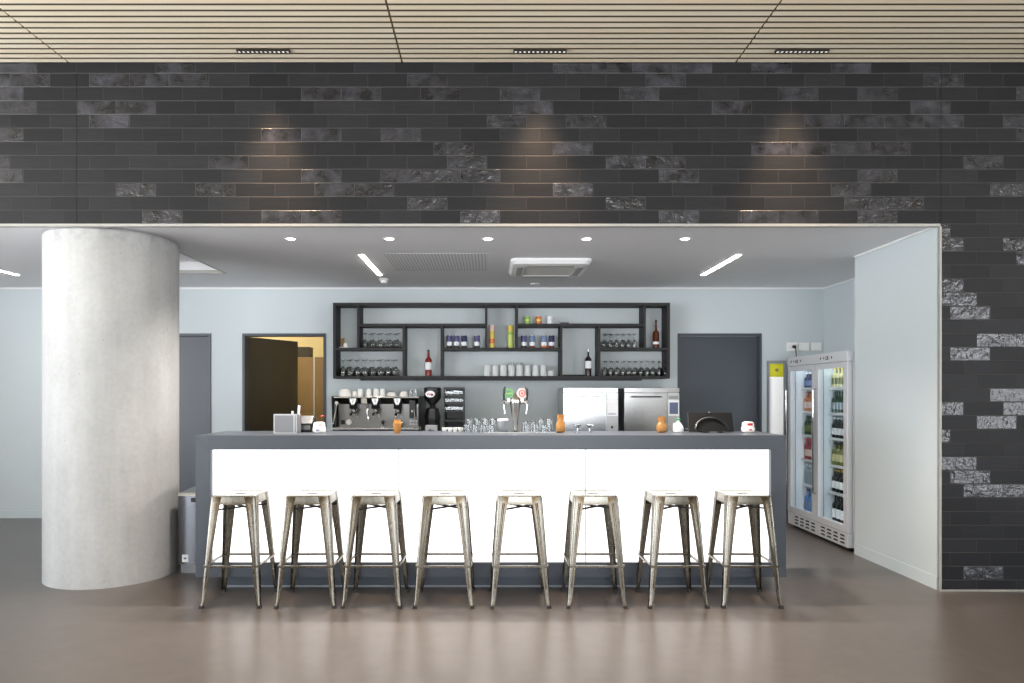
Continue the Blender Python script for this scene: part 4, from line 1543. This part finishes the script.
# black printer
t = thing('receipt_printer', 'black sloping receipt printer between caddy and white pot', 'printer', (px(308, 5.53), 5.53, BTZ))
MB().prism_x([(-0.07, 0), (0.07, 0), (0.07, 0.12), (0.0, 0.13), (-0.07, 0.07)], -0.066, 0.05).build('printer_body', M['black'], t)
MB().prism([(0.051, 0.0), (0.08, 0.0), (0.072, 0.045), (0.051, 0.115)], -0.05, 0.05).build('printer_flap', M['blackmatte'], t)
bx(-0.055, 0.035, -0.0725, -0.066, 0.02, 0.055, 0.002).build('printer_front', M['steel_dark'], t)

# point of sale monitor seen from behind
PY = 5.43
t = thing('till_monitor', 'black till monitor with its back to the room', 'monitor', (px(710, PY), PY, BTZ))
m = MB()
# tilted wedge: lower edge wide at the front, upper edge leaning away
m.hexa([(-0.183, -0.06, 0.012), (0.172, -0.06, 0.012), (0.172, -0.03, 0.006), (-0.183, -0.03, 0.006), (-0.165, 0.03, 0.158), (0.183, 0.03, 0.158), (0.183, 0.055, 0.15), (-0.165, 0.055, 0.15)], 0.004)
m.build('screen_housing', M['black'], t)
m = MB()
rings = []
for (yo, ro, zo) in ((-0.064, 0.12, 0.0), (-0.052, 0.085, 0.0)):
    pass
pts = []
for i in range(13):
    a = PI * i / 12
    x_ = 0.13 * math.cos(a)
    z_ = 0.018 + 0.095 * math.sin(a)
    y_ = -0.066 + (z_ - 0.012) / 0.146 * 0.09
    pts.append((x_, y_, z_))
m.tube(pts, [0.006] + [0.012] * 11 + [0.006], 8)
m.build('rear_bow', M['greyplastic'] if False else M['black'], t)
m = MB()
m.box(-0.08, 0.08, -0.075, 0.07, 0.0, 0.012, 0.003)
m.box(-0.04, 0.04, -0.03, 0.03, 0.012, 0.06, 0.003)
m.build('stand', M['black'], t)
bx(-0.03, 0.03, -0.078, -0.0755, 0.003, 0.010).build('name_plate', M['greyplastic'], t)
bx(-0.006, 0.006, 0.018, 0.026, 0.158, 0.162).build('camera_dot', M['paper'], t)

# ------------------------------------------------------------------ steel bin left of the bar
t = thing('waste_bin', 'brushed steel bin between the concrete column and the bar', 'bin', (-2.372, 5.52, 0))
bw_, bd_ = 0.155, 0.20
m = MB()
pl_ = [(-bw_ + 2 * bw_ * i / 14, 0.018 - 0.018 * math.sin(PI * i / 14)) for i in range(15)] + [(bw_, 2 * bd_), (-bw_, 2 * bd_)]
m.loops([[(x, y, 0.08) for x, y in pl_], [(x, y, 0.635) for x, y in pl_]])
m.build('bin_body', mat('bin_steel', srgb(120, 122, 126), 0.18, 1.0, vary=0.05), t)
m = MB()
m.box(-bw_ + 0.008, bw_ - 0.008, 0.05, 2 * bd_ - 0.008, 0.0, 0.08)
m.build('bin_plinth', M['greyplastic'], t)
m = MB()
m.hexa([(-bw_ - 0.002, -0.006, 0.635), (bw_ + 0.002, -0.006, 0.635), (bw_ + 0.002, 2 * bd_, 0.635), (-bw_ - 0.002, 2 * bd_, 0.635),
        (-bw_ + 0.004, 0.01, 0.658), (bw_ - 0.004, 0.01, 0.658), (bw_ - 0.02, 2 * bd_ - 0.03, 0.68), (-bw_ + 0.02, 2 * bd_ - 0.03, 0.68)], 0.006)
m.build('bin_lid', M['steel_dull'], t)
m = MB()
m.box(-0.045, 0.045, -0.006, 0.03, 0.585, 0.62, 0.004)
m.build('grip_slot', M['black'], t)
s_ = bx(-0.118, -0.068, 0.002, 0.025, 0.10, 0.158).build('sticker', M['paper'], t)
bx(-0.104, -0.082, 0.001, 0.002, 0.122, 0.136).build('sticker_mark', M['blueprint'], s_)

# ------------------------------------------------------------------ narrow panel with yellow header by the back wall
t = thing('display_board', 'tall narrow white panel with yellow header in grey frame', 'sign', (px(777, BY - 0.06), BY - 0.07, 0))
hw = 0.105
dt = pz(360.6, BY - 0.07)
m = MB()
m.box(-hw, -hw + 0.016, 0, 0.05, 0, dt)
m.box(hw - 0.028, hw, 0, 0.05, 0, dt)
m.box(-hw + 0.016, hw - 0.028, 0, 0.05, dt - 0.035, dt)
m.box(-hw + 0.016, hw - 0.028, 0, 0.05, 0.0, 0.05)
m.build('frame', M['greyplastic'], t)
bx(-hw + 0.016, hw - 0.028, 0.02, 0.035, 0.05, dt - 0.035).build('white_panel', mat('sign_panel_glow', srgb(250, 250, 250), 0.4, vary=0, emis=0.35, emcol=(1, 1, 1, 1)), t)
hd_ = bx(-hw + 0.018, hw - 0.030, 0.016, 0.02, dt - 0.19, dt - 0.036).build('yellow_header', M['yellow'], t)
MB().cyl((0.0, 0.0165, dt - 0.11), (0.0, 0.013, dt - 0.11), 0.02, n=18).build('header_mark', M['ply'], hd_)
bx(-hw + 0.036, -hw + 0.040, 0.017, 0.02, 0.06, dt - 0.20).build('divider_line', M['greyplastic'], t)

# ------------------------------------------------------------------ double drinks fridge
FY0, FY1 = 6.31, 7.57
FXf, FXd, FXb = 3.30, 3.352, 3.93
FT = 1.861
t = thing('drinks_fridge', 'white double-door glass drinks fridge full of bottles', 'fridge', (0, 0, 0))
wall = 0.045
m = MB()
m.box(FXd + 0.006, FXb, FY0, FY0 + wall, 0.035, FT, 0.003)          # near end
m.box(FXd + 0.006, FXb, FY1 - wall, FY1, 0.035, FT, 0.003)          # far end
m.box(FXb - 0.04, FXb, FY0 + wall, FY1 - wall, 0.035, FT)           # back
m.box(FXd + 0.006, FXb - 0.04, FY0 + wall, FY1 - wall, 1.755, FT)   # top
m.box(FXd + 0.006, FXb - 0.04, FY0 + wall, FY1 - wall, 0.035, 0.175)
m.build('cabinet', M['fridgewhite'], t)
ymid = (FY0 + FY1) / 2
bx(FXd + 0.006, FXb - 0.04, ymid - 0.02, ymid + 0.02, 0.175, 1.755).build('partition', M['liner'], t)
m = MB()
m.box(FXd + 0.01, FXd + 0.05, FY0 + 0.02, FY0 + 0.06, 0.0, 0.035)
m.box(FXd + 0.01, FXb - 0.02, FY0 + 0.004, FY1 - 0.004, 0.0, 0.035)
m.build('plinth', M['blackmatte'], t)
hd_ = bx(FXf - 0.004, FXd + 0.006, FY0, FY1, 1.765, FT, 0.004).build('header', M['fridgegrey'], t)
for yc in (FY0 + 0.40, FY1 - 0.20):
    m = MB()
    for dy_, w_ in ((-0.10, 0.008), (-0.035, 0.006), (0.03, 0.024), (0.12, 0.008)):
        m.box(FXf - 0.0065, FXf - 0.004, yc - dy_ - w_, yc - dy_ + w_, 1.806 - (0.012 if w_ > 0.02 else 0.004), 1.82 + (0.008 if w_ > 0.02 else 0.004))
    m.build('control_buttons', M['black'], hd_)
    bx(FXf - 0.0072, FXf - 0.0065, yc - 0.038, yc - 0.022, 1.802, 1.822).build('display', M['porcelain'], hd_)
# bottom grille with slanted louvres
m = MB()
m.box(FXf + 0.004, FXd + 0.006, FY0, FY1, 0.035, 0.168, 0.003)
gr = m.build('vent_grille', M['fridgegrey'], t)
m = MB()
for half in (0, 1):
    y0_ = FY0 + 0.05 + half * 0.58
    for c_ in range(4):
        for r_ in range(3):
            yy_ = y0_ + c_ * 0.125
            zz = 0.062 + r_ * 0.034
            m.hexa([(FXf + 0.001, yy_, zz), (FXf + 0.006, yy_, zz), (FXf + 0.006, yy_ + 0.085, zz), (FXf + 0.001, yy_ + 0.085, zz),
                    (FXf + 0.001, yy_ + 0.012, zz + 0.014), (FXf + 0.006, yy_ + 0.012, zz + 0.014), (FXf + 0.006, yy_ + 0.073, zz + 0.014), (FXf + 0.001, yy_ + 0.073, zz + 0.014)])
m.build('louvre_slots', M['blackmatte'], gr)
for (a, b_) in ((FY0 + 0.002, ymid - 0.002), (ymid + 0.002, FY1 - 0.002)):
    m = MB()
    z0, z1 = 0.172, 1.76
    sw = 0.068
    m.box(FXf, FXd, a, a + sw, z0, z1, 0.003)
    m.box(FXf, FXd, b_ - sw, b_, z0, z1, 0.003)
    m.box(FXf, FXd, a + sw, b_ - sw, z0, z0 + 0.06, 0.003)
    m.box(FXf, FXd, a + sw, b_ - sw, z1 - 0.05, z1, 0.003)
    dr = m.build('door', M['fridgegrey'], t)
    bx(FXf + 0.018, FXf + 0.024, a + sw - 0.004, b_ - sw + 0.004, z0 + 0.056, z1 - 0.046).build('glass_pane', M['pane'], dr)
    m = MB()
    m.tube([(FXf - 0.001, b_ - 0.02, 0.45), (FXf - 0.028, b_ - 0.02, 0.46), (FXf - 0.028, b_ - 0.02, 1.5), (FXf - 0.001, b_ - 0.02, 1.51)], 0.008, 10)
    m.build('door_handle', M['chrome'], dr)
    m = MB()
    for e0 in (a + sw, b_ - sw - 0.01):
        m.box(FXd - 0.004, FXd + 0.002, e0, e0 + 0.006, z0 + 0.06, z1 - 0.05)
    m.build('door_seal', M['greyplastic'], dr)
# light tubes and shelves
SZ = [0.178, 0.48, 0.75, 1.02, 1.272, 1.525]
IX0 = 3.435
for (a, b_, tube) in ((FY0 + wall, ymid - 0.02, 0), (ymid + 0.02, FY1 - wall, 1)):
    bx(FXd + 0.03, FXd + 0.06, a + 0.03, b_ - 0.03, 1.72, 1.745, 0.004).build('light_tube', M['fridgelight'], t)
    for z in SZ[1:]:
        sh = MB()
        sh.box(IX0, FXb - 0.05, a + 0.002, b_ - 0.002, z - 0.008, z)
        sh.box(IX0 - 0.006, IX0, a + 0.002, b_ - 0.002, z - 0.022, z + 0.004)
        sh.build('wire_shelf', M['white'], t)
    bx(FXd + 0.012, FXd + 0.028, a + 0.003, a + 0.010, 0.25, 1.65).build('light_strip', M['fridgelight'], t)
    la = bpy.data.lights.new('fridge_lamp', 'AREA')
    la.shape = 'RECTANGLE'
    la.size, la.size_y = 0.06, 1.4
    la.energy = 2.2 * LAMP
    la.color = (0.9, 0.96, 1.0)
    lo = bpy.data.objects.new('fridge_lamp', la)
    lo.location = (FXd + 0.02, a + 0.012 if tube == 0 else a + 0.012, 0.95)
    lo.rotation_euler = (PI / 2, 0, 0)
    C.objects.link(lo)

SP = {
 'near': [
  (0.285, 0.038, 'blackbottle', 'paper', 'blackbottle', 'large dark wine bottle on the lowest shelf behind near fridge door'),
  (0.225, 0.033, 'blackbottle', 'paper', 'gold', 'dark bottle with gold neck, second shelf up behind near fridge door'),
  (0.225, 0.034, 'olivebottle', 'palebottle', 'blackbottle', 'olive glass bottle on the third shelf up behind near fridge door'),
  (0.205, 0.030, 'blackbottle', 'paper', 'white', 'small dark bottle with white labels, fourth shelf up, near fridge door'),
  (0.215, 0.030, 'greenbottle', 'clearbottle', 'greenbottle', 'dark green bottle on the fifth shelf up behind near fridge door'),
  (0.200, 0.032, 'palebottle', 'olivebottle', 'yellowcan', 'pale yellow drink bottle on the top shelf behind near fridge door')],
 'far': [
  (0.25, 0.040, 'bluebottle', 'bluecan', 'navy', 'blue water bottle on the lowest shelf behind far fridge door'),
  (0.215, 0.032, 'clearbottle', None, 'white', 'clear bottle on the second shelf up behind far fridge door'),
  (0.225, 0.033, 'redbottle', 'pink', 'red', 'red drink bottle on the third shelf up behind far fridge door'),
  (0.205, 0.032, 'greenbottle', 'olivebottle', 'greenbottle', 'green drink bottle on the fourth shelf up behind far fridge door'),
  (0.215, 0.033, 'orangebottle', 'pink', 'brownprint', 'orange-brown drink bottle on the fifth shelf up behind far fridge door'),
  (0.170, 0.032, 'navy', 'bluecan', 'paper', 'navy bottle on the top shelf behind far fridge door')]}
for side, yA, yB in (('near', FY0 + wall, ymid - 0.02), ('far', ymid + 0.02, FY1 - wall)):
    for k, (h, r, body, lab_m, cap_m, lab) in enumerate(SP[side]):
        p = None
        z = SZ[k] + (0.0 if k else -0.003)
        n_y = 4 if r > 0.036 else 5
        pitch = 2 * r + 0.006
        for ix in range(2):
            for iy in range(n_y):
                x_ = IX0 + 0.012 + r + ix * pitch
                y_ = yB - 0.008 - r - iy * pitch
                if side == 'far' and k == 3 and iy > 2:
                    continue
                if p is None:
                    p = bottle('drink_bottle', h, r, M[body], M[lab_m] if lab_m else None, M[cap_m], (0.16, 0.48), neck=0.36, n=14)
                    tag(p, lab, 'bottle', lab.split(' on ')[0].split(',')[0] + 's, ' + side + ' fridge door, shelf ' + str(k + 1))
                    p.location = (x_, y_, z)
                else:
                    dup(p, (x_, y_, z))

# sockets above the fridge
for k, (x, lab) in enumerate(((791.8, 'white wall socket with a black plug above the fridge'), (803.2, 'middle white wall socket between two others above the fridge'), (815.4, 'white wall socket in the corner by the niche wall'))):
    t = thing('wall_socket', lab, 'socket', (px(x, BY), BY, 2.018), group='wall sockets above the fridge')
    bx(-0.062, 0.062, -0.022, -0.0005, -0.05, 0.05, 0.006).build('face_plate', M['porcelain'], t)
    MB().cyl((0.012, -0.021, 0.0), (0.012, -0.026, 0.0), 0.032, n=24).build('outlet', M['white'], t)
t = thing('power_plug', 'black plug and cord hanging from socket above the fridge', 'plug', (px(791.8, BY) + 0.012, BY, 2.018))
MB().cyl((0, -0.0265, 0.0), (0, -0.058, -0.004), 0.02, 0.016, 16).build('plug_body', M['black'], t)
MB().tube([(0, -0.055, -0.004), (0.004, -0.068, -0.03), (0.008, -0.07, -0.09), (0.012, -0.07, -0.2), (0.014, -0.08, -0.5), (0.014, -0.08, -1.2)], 0.006, 8).build('cord', M['cord'], t)

# everything that stands on something rests a hair above it
for o in C.objects:
    if o.get('category') in ('bottle', 'glass', 'wine glass', 'can', 'tin', 'cup', 'saucers', 'spoons', 'sachets', 'box', 'tray', 'jar', 'dish', 'pot', 'flower',
                             'stick', 'printer', 'monitor', 'caddy', 'beer tap', 'drip tray', 'jug', 'tamper', 'ornament', 'coffee machine', 'coffee grinder', 'rack', 'dishwasher'):
        o.location.z += 0.0008
